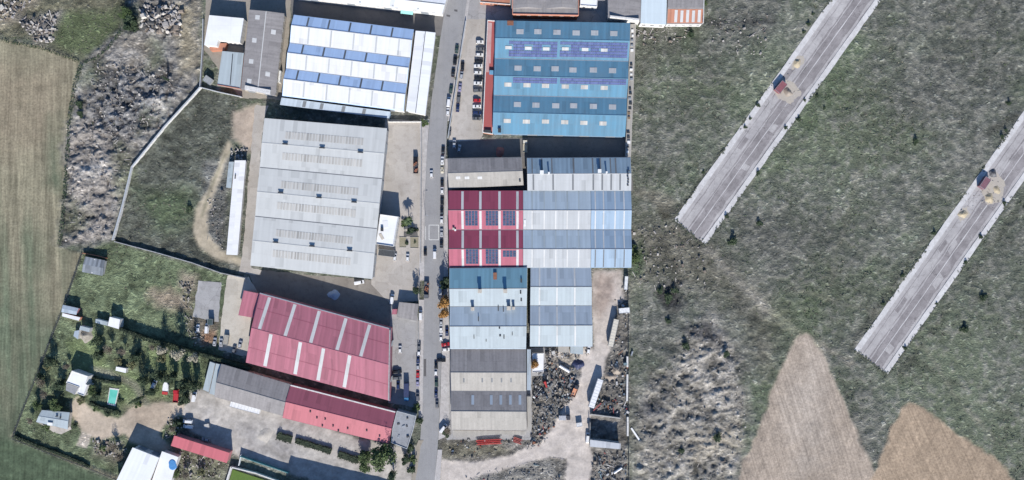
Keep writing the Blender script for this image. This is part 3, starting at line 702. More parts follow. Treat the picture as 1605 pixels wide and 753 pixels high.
r_hall = roofmat('hall_roof_sheet', (.475, .482, .468), (.38, .378, .36), streak=.2, sheet=.035, blotch=.3)
r_sky = roofmat('translucent_sheet', (.43, .415, .385), (.30, .29, .27), streak=.5, sheet=.18, blotch=.5)
r_plain = roofmat('plain_white_sheet', (.68, .69, .70), (.52, .52, .51), streak=.2, sheet=.03, blotch=.2)
r_white = roofmat('white_roof_sheet', (.55, .555, .56), (.42, .41, .39), streak=.25, sheet=.04, blotch=.15)
r_bluew = roofmat('pale_blue_roof_sheet', (.335, .385, .405), (.26, .285, .30), streak=.3, sheet=.05, blotch=.3)
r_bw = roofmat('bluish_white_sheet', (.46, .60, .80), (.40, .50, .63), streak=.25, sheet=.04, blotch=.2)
r_teal = roofmat('blue_roof_sheet', (.105, .24, .34), (.13, .20, .25), streak=.5, sheet=.08, blotch=.55)
r_red = roofmat('red_roof_sheet', (.26, .055, .092), (.20, .05, .078), streak=.3, sheet=.05, blotch=.2)
r_rose = roofmat('faded_red_sheet', (.36, .128, .165), (.27, .11, .135), streak=.6, sheet=.13, blotch=.3, rib=.4)
r_mar = roofmat('maroon_roof_sheet', (.26, .078, .108), (.20, .065, .088), streak=.35, sheet=.05, blotch=.2)
r_marsun = roofmat('sunlit_maroon_sheet', (.40, .13, .15), (.33, .11, .12), streak=.4, sheet=.06, blotch=.3)  # maroon roof as the sun lights it, sunlight put into the colour
r_redsun = roofmat('sunlit_red_sheet', (.36, .10, .14), (.28, .09, .115), streak=.5, sheet=.08, blotch=.5)  # red roof's sunlit tone, painted as a lighter copy of the red
r_pgrey = roofmat('pale_blue_grey_sheet', (.365, .435, .49), (.29, .335, .375), streak=.35, sheet=.07, blotch=.35)  # grey with the blue of shaded north slopes put into the colour
r_fibre = roofmat('fibre_cement_sheet', (.26, .245, .24), (.15, .14, .14), streak=.4, sheet=.08, blotch=.4, lich=.4, rough=.85)
r_cream = roofmat('cream_fibre_cement', (.34, .32, .29), (.22, .21, .19), streak=.35, sheet=.06, blotch=.35, lich=.25, rough=.85)
r_greyb = roofmat('grey_blue_sheet', (.33, .385, .44), (.25, .285, .32), streak=.3, sheet=.06, blotch=.3)
r_warm = roofmat('pale_galvanised_sheet', (.37, .385, .395), (.28, .285, .285), streak=.3, sheet=.06, blotch=.3)
r_sblue = roofmat('sky_blue_sheet', (.265, .35, .44), (.21, .27, .34), streak=.3, sheet=.06, blotch=.25)
r_strip = roofmat('light_strip_sheet', (.52, .52, .51), (.33, .33, .32), streak=.45, sheet=.02, blotch=.35)
r_strdk = roofmat('dark_strip_sheet', (.14, .15, .16), (.08, .085, .09), streak=.4, sheet=.02, blotch=.3)
r_flat = roofmat('white_flat_roof', (.70, .705, .71), (.48, .47, .45), streak=.2, sheet=0, blotch=.45, rib=0)
r_flatg = roofmat('grey_flat_roof', (.27, .28, .295), (.16, .165, .175), streak=.3, sheet=.02, blotch=.6, rib=0, lich=.45)
r_tile = roofmat('clay_tile', (.42, .19, .12), (.30, .15, .11), streak=.6, sheet=.1, blotch=.4)

# -- large pale hall
q = [(415, 186), (606, 202), (583, 437), (393, 416)]
hall = Bld('warehouse', 'huge pale grey three-bay hall with rows of translucent strips, largest roof left of the road', 'warehouse', q, 9, gables(3, lv(q), 2.2), r_hall, M['wall_grey'], over=.2)
hall.trims(M['gutter'], .5, .45, r_hall)
for (x0, y0, x1, y1, hh) in ((447, 211, 570, 223, 11), (442, 244, 568, 257, 11), (440, 289, 562, 301, 11), (434, 322, 558, 335, 11), (432, 365, 553, 378, 11), (427, 398, 550, 410, 11)):
    u0, v0 = hall.uv(x0, y0); u1, v1 = hall.uv(x1, y1); n = 26; vm = (v0 + v1) / 2; dv = hh / 6 / hall.LV
    b = MB()
    for k in range(n):
        a = u0 + (u1 - u0) * k / n; c = u0 + (u1 - u0) * (k + .72) / n
        lo = [hall.p(a, vm - dv, hall.z(vm - dv) - .02), hall.p(c, vm - dv, hall.z(vm - dv) - .02), hall.p(c, vm + dv, hall.z(vm + dv) - .02), hall.p(a, vm + dv, hall.z(vm + dv) - .02)]
        b.hexa(lo, [(x, y, z + .10) for x, y, z in lo], 0, [(a * hall.LU, 0), (c * hall.LU, 0), (c * hall.LU, 3), (a * hall.LU, 3)])
    b.build('skylight', r_sky, hall.root)
for px, py in ((447, 226), (505, 232), (565, 239), (440, 302), (500, 310), (555, 317), (432, 380), (489, 386), (548, 393)): hall.vent(px, py, 2.8, .7, .7, M['dark'])
hall.walls([(3, 4, 5, 5), (1, 3, 5, 5)], [(2, 10, 3, 1.2, 5.5), (3, 8, 2.5, 1.2, 6.3)])
# -- flat annex in the yard
ax = Poly('annex', 'square flat white annex against the east wall of the huge pale hall', 'annex', [(596, 336), (625, 340), (617, 387), (589, 383)], 7, r_flat, M['wall_white'], par=.5, parm=M['wall_white'])
ax.box('roof_unit', 599, 360, 1.4, 1.8, 1.1, M['dark']); ax.box('roof_patch', 598, 371, 1.6, 3.6, .15, M['wall_cream'], .5); ax.box('roof_patch', 604, 352, 3, 4, .08, r_flat, .1)
ax.openings(1, 5, 1.6, 1.4, 1.2); ax.openings(1, 5, 1.6, 1.4, 4.4); ax.openings(2, 3, 1.6, 1.4, 4.4)
# -- blue and white striped warehouse
q = [(461, 24), (648, 47), (632, 174), (443, 150)]
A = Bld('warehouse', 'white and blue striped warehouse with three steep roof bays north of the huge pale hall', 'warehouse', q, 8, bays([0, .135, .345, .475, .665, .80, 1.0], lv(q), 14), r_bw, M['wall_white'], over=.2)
for i in range(3):                              # white on the slopes that face south, bluish on the others
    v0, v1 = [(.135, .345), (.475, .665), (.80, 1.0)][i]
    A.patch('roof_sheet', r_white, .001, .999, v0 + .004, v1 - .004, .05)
    for x in range(5): uu = .14 + .188 * x + .012 * i; A.patch('skylight', r_strdk if i == 9 else r_warm, uu, uu + .013, v0 + .012, v1 - .01, .09)
    w0 = [0, .345, .665][i]; w1 = [.135, .475, .80][i]
    for x in range(5): uu = .118 + .176 * x - .012 * i; A.patch('skylight', r_strdk, uu, uu + .014, w0 + .008, w1 - .008, .05)
A.trims(M['steel'], .4, .35)
A.walls([(1, 4, 5, 5)], [(1, 6, 3, 1.2, 5.6), (2, 4, 3, 1.2, 5.5)])
q = [(442, 154), (612, 176), (609, 185), (439, 164)]
Ln = Bld('lean_to', 'low blue lean-to with dark gaps along the south foot of the striped warehouse', 'lean-to', q, 5, [(0, .5), (1, -.3)], r_greyb, M['wall_blue'], over=.15)
for x in (.2, .36, .56, .75): Ln.patch('skylight', r_strdk, x, x + .03, .05, .95, .05)
# -- narrow white shed beside it
q = [(682, 52), (666, 180), (637, 174), (652, 49)]
N = Bld('shed', 'long narrow white shed with a central ridge between striped warehouse and road', 'shed', q, 6.5, gables(1, lv(q), 5), r_plain, M['wall_white'], over=.2)
N.trims(M['gutter'], .35, 0)
N.walls([(1, 1, 3, 3)], [(0, 8, 2, 1.2, 3.5)])
# -- white roofs along the top edge
q = [(463, -62), (708, -30), (693, 20), (460, -6)]
T = Bld('warehouse', 'white roofed warehouse cut off by the top edge, left of the road', 'warehouse', q, 8, gables(2, lv(q), 6), r_plain, M['wall_white'])
T.trims(M['gutter'], .4, .4)
for uu in (.2, .44, .66, .83): T.patch('skylight', r_warm, uu, uu + .012, .52, .98, .07)
T.walls([(1, 4, 4, 4.5)], [(1, 8, 2, 1.2, 5.5)])
x, y = W(638, 19, 3); cn = thing('canopy', 'small turquoise canopy on posts below the white warehouse at the top', 'canopy', (x, y, 0))
b = MB(); b.box((x, y, 3.4), (6.4, 2.6, .12), -.12); b.build('canopy_roof', paint('turquoise_sheet', (.30, .62, .58), .5), cn)
for sx in (-1, 1):
    for sy in (-1, 1): b = MB(); b.cyl((x + sx * 2.9, y + sy * 1.1, 0), (x + sx * 2.9, y + sy * 1.1, 3.33), .07, .07, 8); b.build('post', M['steel'], cn)
# -- house group top left
wh = Poly('warehouse', 'bright white flat roofed block at the far left of the upper buildings', 'warehouse', [(328, 24), (382, 29), (376, 67), (354, 65), (351, 64), (342, 63), (339, 73), (320, 71)], 6, r_flat, M['wall_white'])
wh.openings(7, 5, 1.4, 1.2, 3.5); wh.openings(2, 3, 1.4, 1.2, 2)
br = Poly('shed', 'tiny brick and clay roofed shed tucked below the bright white flat roof', 'shed', [(328, 74), (345, 68), (355, 68), (352, 78), (330, 80)], 3, r_tile, M['wall_brick'])
q = [(349, 81), (382, 84), (376, 140), (341, 134)]
sm = Bld('shed', 'small pale blue-grey shed with one dark seam beside the long grey fibre roof', 'shed', q, 4, [(0, .3), (1, .05)], r_bluew, M['wall_brick'], over=.15)
u, v = sm.uv(364, 84); u2, v2 = sm.uv(360, 130); sm.patch('gutter', M['dark'], u - .02, u + .02, .04, .93, .04, u2 - .02, u2 + .02)
sm.parapet([1], .35, .4, M['wall_brick']); sm.walls([], [(2, 4, 1.4, 1.2, 1.4)])
q = [(445, 22), (431, 150), (378, 140), (391, 16)]
gr = Bld('warehouse', 'long grey fibre cement roof with scattered pale patches and white south parapet', 'warehouse', q, 6, gables(1, lv(q), 5), r_fibre, M['wall_cream'], over=.2)
gr.trims(r_strip, .45, 0)
for px, py in ((403, 27), (428, 50), (398, 63), (393, 96), (419, 116), (390, 127)): gr.rect('skylight', r_strip, px, py, 7, 7, .05)
gr.parapet([3], .5, 2.2, M['wall_white']); gr.walls([(3, 2, 4, 4)], [(0, 8, 1.6, 1.2, 3)])
# -- blue warehouse with solar arrays
q = [(778, 33), (987, 37), (979, 214), (773, 209)]
B8 = Bld('warehouse', 'blue roofed warehouse carrying long rows of solar panels beside the car park', 'warehouse', q, 8, bays([0, .163, .335, .497, .662, .822, 1], lv(q), 11.5), r_teal, M['wall_blue'], over=.25)
B8.trims(M['steel'], .4, .3, r_teal)
for row in (((815, 50), (843, 50), (873, 51), (903, 52), (932, 52), (962, 53)), ((812, 107), (842, 108), (870, 108), (898, 110), (930, 110), (960, 111)), ((811, 164), (840, 165), (871, 166), (899, 166), (930, 167), (960, 168))):
    for px, py in row: B8.rect('skylight', r_strip, px, py, 11, 8)
for px, py in ((796, 133), (826, 134), (855, 135), (886, 136), (916, 137), (947, 138), (795, 190), (825, 191), (855, 191), (885, 192), (915, 193), (945, 194)): B8.rect('skylight', r_sky, px, py, 11, 6)
for px, py in ((797, 75), (828, 76), (856, 77), (886, 77), (917, 78), (947, 79)): B8.rect('skylight', r_strip, px, py, 10, 4.5, .22)
def solar(bd, quadpx, rows, cols, name='solar_array', skip=(), gap=.12, fr=True, mt=None):
    (x0, y0), (x1, y1) = quadpx; u0, v0 = bd.uv(x0, y0); u1, v1 = bd.uv(x1, y1); b = MB()
    for r in range(rows):
        for c in range(cols):
            a0 = u0 + (u1 - u0) * (c + gap / 2) / cols; a1 = u0 + (u1 - u0) * (c + 1 - gap / 2) / cols
            w0 = v0 + (v1 - v0) * (r + gap) / rows; w1 = v0 + (v1 - v0) * (r + 1 - gap) / rows
            um, vm = (a0 + a1) / 2 * bd.LU, (w0 + w1) / 2 * bd.LV
            if any(abs(um - su) < 2.4 and abs(vm - sv) < 1.3 for su, sv in skip): continue
            lo = [bd.p(a0, w0, bd.z(w0) + .08), bd.p(a1, w0, bd.z(w0) + .08), bd.p(a1, w1, bd.z(w1) + .08), bd.p(a0, w1, bd.z(w1) + .08)]
            b.hexa(lo, [(x, y, z + .07) for x, y, z in lo])
    o = b.build(name, mt or solarmat('pale_solar_cells', (.085, .10, .23), (.13, .155, .31)), bd.root)
    if fr:
        b = MB()
        for r in range(rows + 1):
            v = v0 + (v1 - v0) * r / rows; v = min(max(v, v0 + .001), v1 - .001); d = .05 / bd.LV
            lo = [bd.p(u0, v - d, bd.z(v) + .02), bd.p(u1, v - d, bd.z(v) + .02), bd.p(u1, v + d, bd.z(v) + .02), bd.p(u0, v + d, bd.z(v) + .02)]
            b.hexa(lo, [(x, y, z + .08) for x, y, z in lo])
        b.build('rail', M['steel'], o)
sk = [(B8.uv(px, py)[0] * B8.LU, B8.uv(px, py)[1] * B8.LV) for px, py in ((797, 75), (828, 76), (856, 77), (886, 77), (917, 78), (947, 79))]
solar(B8, ((798, 65), (873, 90)), 5, 22, skip=sk); solar(B8, ((878, 66), (983, 91)), 5, 31, skip=sk)
solar(B8, ((804, 122), (873, 132)), 2, 20); solar(B8, ((878, 123), (981, 134)), 2, 30)
B8.vent(783, 205, 1.6, 2.2, 1.3, M['dark']); B8.vent(800, 36, 4, 3, .3, M['rust'], 'roof_patch', False)
B8.walls([(1, 5, 5, 5)], [(0, 10, 2.5, 1.2, 5.5), (1, 9, 2.5, 1.0, 6.2)])
q = [(764, 32), (777, 33), (773, 211), (756, 208)]
BA = Bld('annex', 'narrow red brick coloured flat annex with pale parapets beside the row of parked cars', 'annex', q, 5, [(0, 0), (1, 0)], roofmat('red_flat_roof', (.33, .085, .08), (.25, .10, .09), streak=.3, sheet=0, blotch=.3, rib=0), M['wall_brick'], over=0)
BA.parapet([0, 1, 2, 3], .6, .4, M['wall_white'])
BA.patch('roof_screed', roofmat('pink_screed', (.46, .34, .33), (.35, .15, .14), streak=.6, sheet=0, blotch=.7, rib=0), .1, .55, .02, .38, .04)
BA.patch('roof_screed', roofmat('pink_screed', 0), .1, .4, .38, .46, .04)
BA.vent(771, 114, 2.6, 2.2, 1.1, paint('blue_cabin', (.12, .27, .40)), 'roof_unit'); BA.vent(764.5, 206, 3.6, 1.5, .8, M['dark'], 'roof_unit')
BA.walls([(2, 2, 3, 3)], [(2, 14, 1.6, 1.3, 1.3)])
q = [(988, 38), (997, 38), (989, 246), (980, 246)]
BE = Bld('lean_to', 'narrow pale lean-to cluttered with crates along the east side of the blue warehouse', 'lean-to', q, 3, [(0, 0), (1, 0)], r_cream, M['wall_white'], over=0)
for k in range(26):
    yy = 48 + 7.6 * k; px = 992.5 - (yy - 38) * .039
    if k in (5, 6, 11, 19, 20): continue
    BE.vent(px + R.uniform(-1, 1), yy, R.uniform(1, 2), R.uniform(.8, 1.8), R.uniform(.3, .8), R.choice([M['dark'], M['steel'], M['white'], M['wood']]), 'crate', False)
# -- row at the top edge, right of the road
b1 = Poly('warehouse', 'grey roofed block with two low gables and an orange brick parapet at the top', 'warehouse', [(803, -50), (908, -50), (907, 25), (803, 23)], 8, r_fibre, M['wall_brick'], par=.6, parm=paint('orange_brick', (.50, .22, .15), .85))
for cx in (826, 880):                           # low gabled roofs behind the brick parapet
    P = W(cx, -20, 8); b = MB(); w, L = 8.0, 21
    for sg in (-1, 1):
        lo = [(P[0], P[1] - 11, 8.02), (P[0] + sg * w, P[1] - 11, 8.02), (P[0] + sg * w, P[1] + L, 8.02), (P[0], P[1] + L, 8.02)]
        hi = [(P[0], P[1] - 11, 10.6), (P[0] + sg * w, P[1] - 11, 8.1), (P[0] + sg * w, P[1] + L, 8.1), (P[0], P[1] + L, 10.6)]
        b.hexa(lo, hi, 0, [(0, 0), (0, w), (L, w), (L, 0)])
    b.build('gable_roof', r_fibre, b1.root)
b1.openings(2, 6, 2, 1.2, 5)
bk = Poly('shed', 'low brick shed with an orange tiled strip at the top beside the road', 'shed', [(752, -40), (802, -40), (800, 8), (752, 4)], 4, r_tile, M['wall_brick'], par=.4, parm=M['wall_white']); bk.openings(2, 4, 1.4, 1.2, 1.5)
Poly('kiosk', 'small white flat roofed kiosk between two grey roofs at the top', 'kiosk', [(910, -20), (938, -18), (936, 11), (909, 9)], 6, r_flat, M['wall_white'], par=.3).openings(2, 2, 1.4, 1.2, 3)
q = [(953, -50), (1006, -50), (1004, 34), (953, 28)]
g2 = Bld('warehouse', 'grey fibre roof with white front parapet beside the pale blue flat roof', 'warehouse', [q[1], q[2], q[3], q[0]], 7, gables(1, 17, 7), r_fibre, M['wall_white'], over=0); g2.parapet([3], .5, .9, M['wall_white']); g2.walls([(3, 1, 4, 4)], [])
Poly('warehouse', 'pale blue-white flat roof between grey fibre roof and tiled roof at the top', 'warehouse', [(1007, -50), (1047, -50), (1044, 39), (1004, 37)], 7, roofmat('ice_blue_roof', (.50, .57, .60), (.40, .44, .46), streak=.2, sheet=.03, blotch=.2), M['wall_white']).openings(2, 3, 2, 1.4, 3)
q = [(1048, -50), (1104, -50), (1102, 38), (1045, 38)]
g3 = Bld('warehouse', 'grey roof ending in orange and white tiles, rightmost building of the top row', 'warehouse', q, 6, [(0, 1.2), (.72, 1.2), (1, 0)], r_fibre, M['wall_white'], over=.1)
g3.patch('tiled_slope', r_tile, .01, .99, .745, .985, .06)
for k in range(5): g3.patch('skylight', r_strip, .2 + .16 * k, .28 + .16 * k, .76 + .01 * (k % 2), .97, .10)
g3.parapet([3], .3, .4, M['wall_white']); g3.walls([], [(1, 5, 1.6, 1.2, 2)])
# -- grey gable by the alley
q = [(702, 249), (817, 247), (820, 290), (704, 295)]
G = Bld('warehouse', 'grey gabled shed with a paler south slope between the dark alley and red roof', 'warehouse', q, 6, gables(1, lv(q), 13), r_cream, M['wall_cream'], over=.2)
G.patch('roof_sheet', r_fibre, .001, .999, .005, .495, .05); G.trims(M['gutter'], .35, 0)  # north slope darker than the south, its shade put into the colour
for px in (718, 732, 752): G.rect('skylight', r_strip, px, 279, 7, 4, .05)
G.vent(815, 284, .9, .9, .8, M['dark']); G.walls([(2, 1, 4, 4)], [(0, 8, 1.8, 1.2, 3), (1, 8, 1.8, 1.2, 3)])
# -- blue-grey double pitched shed with dark strips
q = [(826, 248), (988, 247), (989, 299), (827, 299)]
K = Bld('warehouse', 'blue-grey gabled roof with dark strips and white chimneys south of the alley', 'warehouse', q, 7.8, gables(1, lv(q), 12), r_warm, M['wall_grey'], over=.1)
K.patch('roof_sheet', roofmat('shaded_blue_grey_sheet', (.20, .275, .34), (.14, .19, .24), streak=.6, sheet=.12, blotch=.5), .001, .999, .005, .495, .05); K.trims(r_strip, .3, 0)  # shaded copy of the roof: north slope painted darker and bluer
for px in (836, 867, 898, 930, 944, 958, 972): u, _ = K.uv(px, 285); K.patch('skylight', r_strdk, u - .008, u + .008, .51, .985, .07)
for px, w in ((834, 1), (849, 1.6), (865, 1), (899, 1.3), (929, 1.3), (941, 1.2), (957, .9), (965, 1.2)): u, _ = K.uv(px, 260); K.patch('skylight', r_strdk, u - .006 * w, u + .006 * w, .02, .485, .08)
for px, py, w in ((849, 271, 1.9), (939, 269, 1.8), (860, 272, .9), (950, 271, .9)): K.vent(px, py, w, w, 1.9, M['white'], 'chimney')
for k in range(6): K.vent(984 + R.uniform(-1, 1), 268 + 4.5 * k, .9, .7, .5, M['dark'])
K.walls([(2, 1, 4, 4)], [(0, 10, 2, 1.2, 5.2)])
# -- red, grey and sky blue units under one pair of ridges
CU = [0, .256, .508, .755, 1]
def unit(label, x0, x1, xb0, xb1, m, wall):
    q = [(x0, 299), (x1, 299), (xb1, 420), (xb0, 420)]
    return Bld('warehouse', label, 'warehouse', q, 7, bays(CU, lv(q), 12), m, wall, over=0, inset=.12)
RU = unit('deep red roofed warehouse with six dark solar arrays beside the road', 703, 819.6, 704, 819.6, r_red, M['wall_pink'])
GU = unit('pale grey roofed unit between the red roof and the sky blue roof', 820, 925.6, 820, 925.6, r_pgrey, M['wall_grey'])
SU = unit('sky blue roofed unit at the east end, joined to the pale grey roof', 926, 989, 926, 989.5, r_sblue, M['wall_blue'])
for U in (RU, GU, SU): U.trims(M['gutter'], .25, .3)
for v0, v1 in ((CU[1], CU[2]), (CU[3], 1)): RU.patch('roof_sheet', r_redsun, .001, .999, v0 + .002, v1 - .002, .03); GU.patch('roof_sheet', r_warm, .001, .999, v0 + .002, v1 - .002, .03)  # sunlit copies on the south slopes, north slopes keep the shaded tone
for i, (v0, v1) in enumerate(zip(CU[:-1], CU[1:])):
    for px in (725, 753, 783, 811): u, _ = RU.uv(px, 340); RU.patch('skylight', r_strip, u - .016, u + .016, v0 + .01, v1 - .01, .05)
    for px in (834, 853, 871, 889, 907): u, _ = GU.uv(px, 340); GU.patch('skylight', r_bluew if i % 2 == 0 else r_strip, u - .009, u + .009, v0 + .01, v1 - .01, .05)  # grey unit's strips turn bluish on north slopes, shade painted in
    for px in (933, 946, 964, 978): u, _ = SU.uv(px, 340); SU.patch('skylight', r_strdk if i == 3 else r_strip, u - .014, u + .014, v0 + .01, v1 - .01, .05)
for x0, y0, x1, y1, r in ((729, 331, 749, 354, 6), (761, 331, 781, 354, 6), (788, 331, 808, 354, 6), (730, 391, 750, 414, 6), (761, 391, 781, 414, 6), (788, 393, 809, 403, 3)): solar(RU, ((x0, y0), (x1, y1)), r, 4, mt=solarmat('dark_solar_cells', (.03, .05, .10), (.05, .085, .15)))
RU.vent(711, 359, 1.1, 1.1, 1.2, M['wall_cream'], 'chimney'); RU.vent(713.5, 361, .9, .9, .9, M['white'], 'chimney')
RU.walls([(2, 2, 5, 4.5)], [(2, 6, 2, 1.2, 5)]); GU.walls([], [(1, 4, 2, 1.2, 4.5)]); SU.walls([(1, 2, 4, 4.5)], [(3, 8, 2, 1.2, 4.5)])
GU.vent(822.5, 350, 1, 3.5, .5, M['white'])
# -- teal and pale unit with chimneys
q = [(705, 421), (826, 420), (824, 547), (706, 547)]
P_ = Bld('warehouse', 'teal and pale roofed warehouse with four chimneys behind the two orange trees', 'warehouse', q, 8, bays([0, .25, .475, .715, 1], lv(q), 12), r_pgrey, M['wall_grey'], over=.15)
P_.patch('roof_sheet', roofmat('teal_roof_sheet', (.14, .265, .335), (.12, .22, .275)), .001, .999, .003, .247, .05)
for v0, v1 in ((.253, .472), (.718, .995)): P_.patch('roof_sheet', r_bluew, .001, .999, v0, v1, .05)  # south slopes in a sunlit tone, rear north slope left shade-blue, both painted
P_.trims(M['gutter'], .3, .3)
for px, py, w in ((752.5, 456, 2), (792, 456, 2), (741, 484, 1.8), (797.5, 483, 2), (805, 483, 1.5)): P_.vent(px, py, w, w, 2.6, M['wall_cream'], 'chimney')
for px, py, w, d in ((781, 484, .5, 3.2), (789, 486, .5, 2.5), (750, 500, .5, 3), (743, 528, .4, 2.6), (790, 528, .6, 2.6), (803, 523, .4, 2.2), (762, 534, .4, 1.5), (784, 526, 1.1, 1.1), (783, 514, .9, .9), (817, 440, .9, 2.6), (816, 458, .9, 2.2), (817, 470, .9, 2), (776, 438, 2.2, 8.5)): P_.vent(px, py, w, d, .45 if w < 2 else .08, M['dark'] if w < 2 else M['rust'], 'roof_vent' if w < 2 else 'roof_patch', False)
P_.walls([(2, 2, 5, 5)], [(2, 6, 2, 1.2, 5.5), (3, 8, 2, 1.2, 5)])
q = [(832, 419), (926, 419), (928, 543), (831, 543)]
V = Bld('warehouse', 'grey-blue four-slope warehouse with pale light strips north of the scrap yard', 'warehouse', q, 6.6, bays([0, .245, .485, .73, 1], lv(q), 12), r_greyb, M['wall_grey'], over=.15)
for v0, v1 in ((.248, .483), (.733, .995)): V.patch('roof_sheet', r_bluew, .001, .999, v0, v1, .05)  # south slopes less blue: sun and shade tints painted per slope
for v0, v1 in ((0, .245), (.245, .485), (.485, .73), (.73, 1)):
    for px in (845.5, 873, 901): u, _ = V.uv(px, 480); V.patch('skylight', r_strip, u - .012, u + .012, v0 + .01, v1 - .01, .09)
V.trims(M['gutter'], .3, .3); V.walls([(1, 3, 4.5, 4.5)], [(3, 8, 2, 1.2, 4.5)])
# -- grey fibre unit at the south
q = [(707, 548), (824, 548), (825, 675), (708, 674)]
S_ = Bld('warehouse', 'fibre roof banded pale and dark by slope, southernmost building right of the road', 'warehouse', q, 7, bays([0, .275, .515, .755, 1], lv(q), 13), r_fibre, M['wall_cream'], over=.15)
for v0, v1 in ((.278, .513), (.758, .995)): S_.patch('roof_sheet', r_cream, .001, .999, v0, v1, .05)  # same fibre cement, paler facing south: sunlight put into the colour
S_.trims(M['gutter'], .35, .35)
for px in (727, 756, 771, 786, 801): S_.rect('skylight', r_strdk, px, 596, 2.5, 7, .07); S_.rect('skylight', r_greyb, px + 14, 627, 4, 14, .05)
S_.walls([(2, 2, 4.5, 4.5)], [(2, 6, 1.8, 1.2, 4.8), (1, 8, 1.8, 1.2, 4)])
Poly('lean_to', 'low cream lean-to along the south wall of the banded fibre roof', 'lean-to', [(709, 675), (826, 676), (824, 682), (770, 681), (735, 686), (710, 684)], 3.5, r_cream, M['wall_cream'])
Poly('lean_to', 'thin blue-grey lean-to at the upper east side of the banded fibre roof', 'lean-to', [(826, 548), (832, 548), (832, 612), (826, 612)], 4.5, r_greyb, M['wall_grey'])
Poly('lean_to', 'thin pale lean-to at the lower east side of the banded fibre roof', 'lean-to', [(826, 622), (832, 622), (833, 676), (827, 676)], 3.5, r_cream, M['wall_white'])
Poly('shed', 'square pale flat shed under the orange crowned tree at the scrap yard edge', 'shed', [(834, 554), (853, 554), (852, 583), (834, 584)], 4, r_flat, M['wall_white'], par=.25).openings(2, 2, 1.4, 1.2, 1.5)
Poly('lean_to', 'small pale patched lean-to below the grey-blue four-slope warehouse', 'lean-to', [(875, 543), (892, 543), (892, 553), (875, 552)], 3, r_cream, M['wall_cream'])
Poly('lean_to', 'small blue-white lean-to at the south east foot of the four-slope warehouse', 'lean-to', [(894, 543), (914, 543), (914, 556), (894, 554)], 3.4, r_bluew, M['wall_white'])
# -- big rose red tilted warehouse
q = [(408, 459), (613, 515), (611, 628), (386, 568)]
F = Bld('warehouse', 'big tilted rose red warehouse with pale light strips left of the road', 'warehouse', q, 7.5, gables(1, lv(q), 7.5, .5), r_rose, M['wall_pink'], over=.2)
F.trims(r_rose, .4, 0)
for (a, c) in (((422, 465), (408, 516)), ((462, 476), (448, 527)), ((500, 487), (488, 537)), ((542, 497), (529, 549)), ((579, 509), (566, 559))):
    u0, _ = F.uv(*a); u1, _ = F.uv(*c); F.patch('skylight', r_strip, u0 - .012, u0 + .012, .03, .485, .05, u1 - .012, u1 + .012)
for (a, c) in (((426, 524), (415, 571)), ((472, 537), (462, 585)), ((508, 547), (498, 595)), ((549, 558), (539, 606))):
    u0, _ = F.uv(*a); u1, _ = F.uv(*c); F.patch('skylight', r_strip, u0 - .012, u0 + .012, .515, .985, .05, u1 - .012, u1 + .012)
for v in (.22, .78): F.patch('lap_joint', r_mar, .002, .998, v - .004, v + .004, .03)
F.parapet([0], .7, .5, M['steel']); F.parapet([3], .5, .5, M['wall_grey'])
F.walls([(3, 2, 5, 5), (2, 2, 4.5, 4.5)], [(0, 12, 2, 1.2, 5), (1, 12, 2, 1.2, 5)])
q = [(383, 456), (407, 461), (397, 498), (374, 494)]
F2 = Bld('lean_to', 'rose red lean-to on the west end of the big tilted red warehouse', 'lean-to', q, 5, [(0, .4), (1, 0)], r_rose, M['wall_pink'], over=.15); F2.walls([(2, 1, 4, 3.6)], [])
# -- long half grey half maroon shed
q = [(347, 571), (455, 603), (443, 652), (336, 622)]
L1 = Bld('warehouse', 'dark grey gabled half of the long shed south of the tilted red warehouse', 'warehouse', q, 5.5, gables(1, lv(q), 12, .54), r_fibre, M['wall_cream'], over=.1)
L1.trims(M['gutter'], .3, 0); L1.walls([(1, 3, 4, 4)], [(0, 8, 1.6, 1.2, 3)])
q = [(456, 603), (620, 645), (609, 696), (443, 655)]
L2 = Bld('warehouse', 'maroon gabled half of the long shed with pale north parapet', 'warehouse', q, 6, gables(1, lv(q), 12, .5), r_mar, M['wall_pink'], over=.1)
L2.patch('roof_sheet', r_marsun, .001, .999, .503, .997, .04); L2.trims(r_mar, .3, 0); L2.parapet([0], .6, .6, M['wall_white'])  # south slope in a sunlit copy of the maroon, light painted in
for px, py in ((487, 645), (497, 655), (510, 657), (522, 668), (545, 672), (575, 675), (595, 684), (505, 668), (530, 676)): L2.vent(px, py, .8, .6, .5, M['dark'])
L2.walls([(1, 4, 4, 4)], [(1, 8, 1.6, 1.2, 4.2)])
E_ = Poly('block', 'grey stained flat roof with pale rim at the road end of the long maroon shed', 'building', [(622, 644), (652, 652), (648, 672), (638, 704), (613, 694), (615, 672)], 6, r_flatg, M['wall_grey'], par=.35, parm=paint('pale_coping', (.34, .36, .38)))
for k in range(8): E_.box('roof_unit', 622 + R.uniform(0, 20), 655 + R.uniform(0, 32), R.uniform(.6, 1.6), R.uniform(.5, 1.2), R.uniform(.2, .7), R.choice([M['dark'], M['steel']]), .25)
E_.openings(1, 3, 1.5, 1.2, 3.5); E_.openings(2, 4, 1.5, 1.2, 3.5)
for i, (q, lb) in enumerate((([(329, 567), (337, 570), (327, 615), (318, 611)], 'narrow pale shed, left one of the pair at the grey end of the long shed'), ([(338.5, 570), (347, 572), (337.5, 620), (328, 617)], 'narrow pale shed, right one of the pair touching the long grey shed'))):
    Poly('shed', lb, 'shed', q, 4, r_bluew, M['wall_white'], group='pair of narrow pale sheds').openings(2, 1, 2, 2.4, 0, 'door')
q = [(274, 683), (360, 710), (355, 726), (268, 699)]
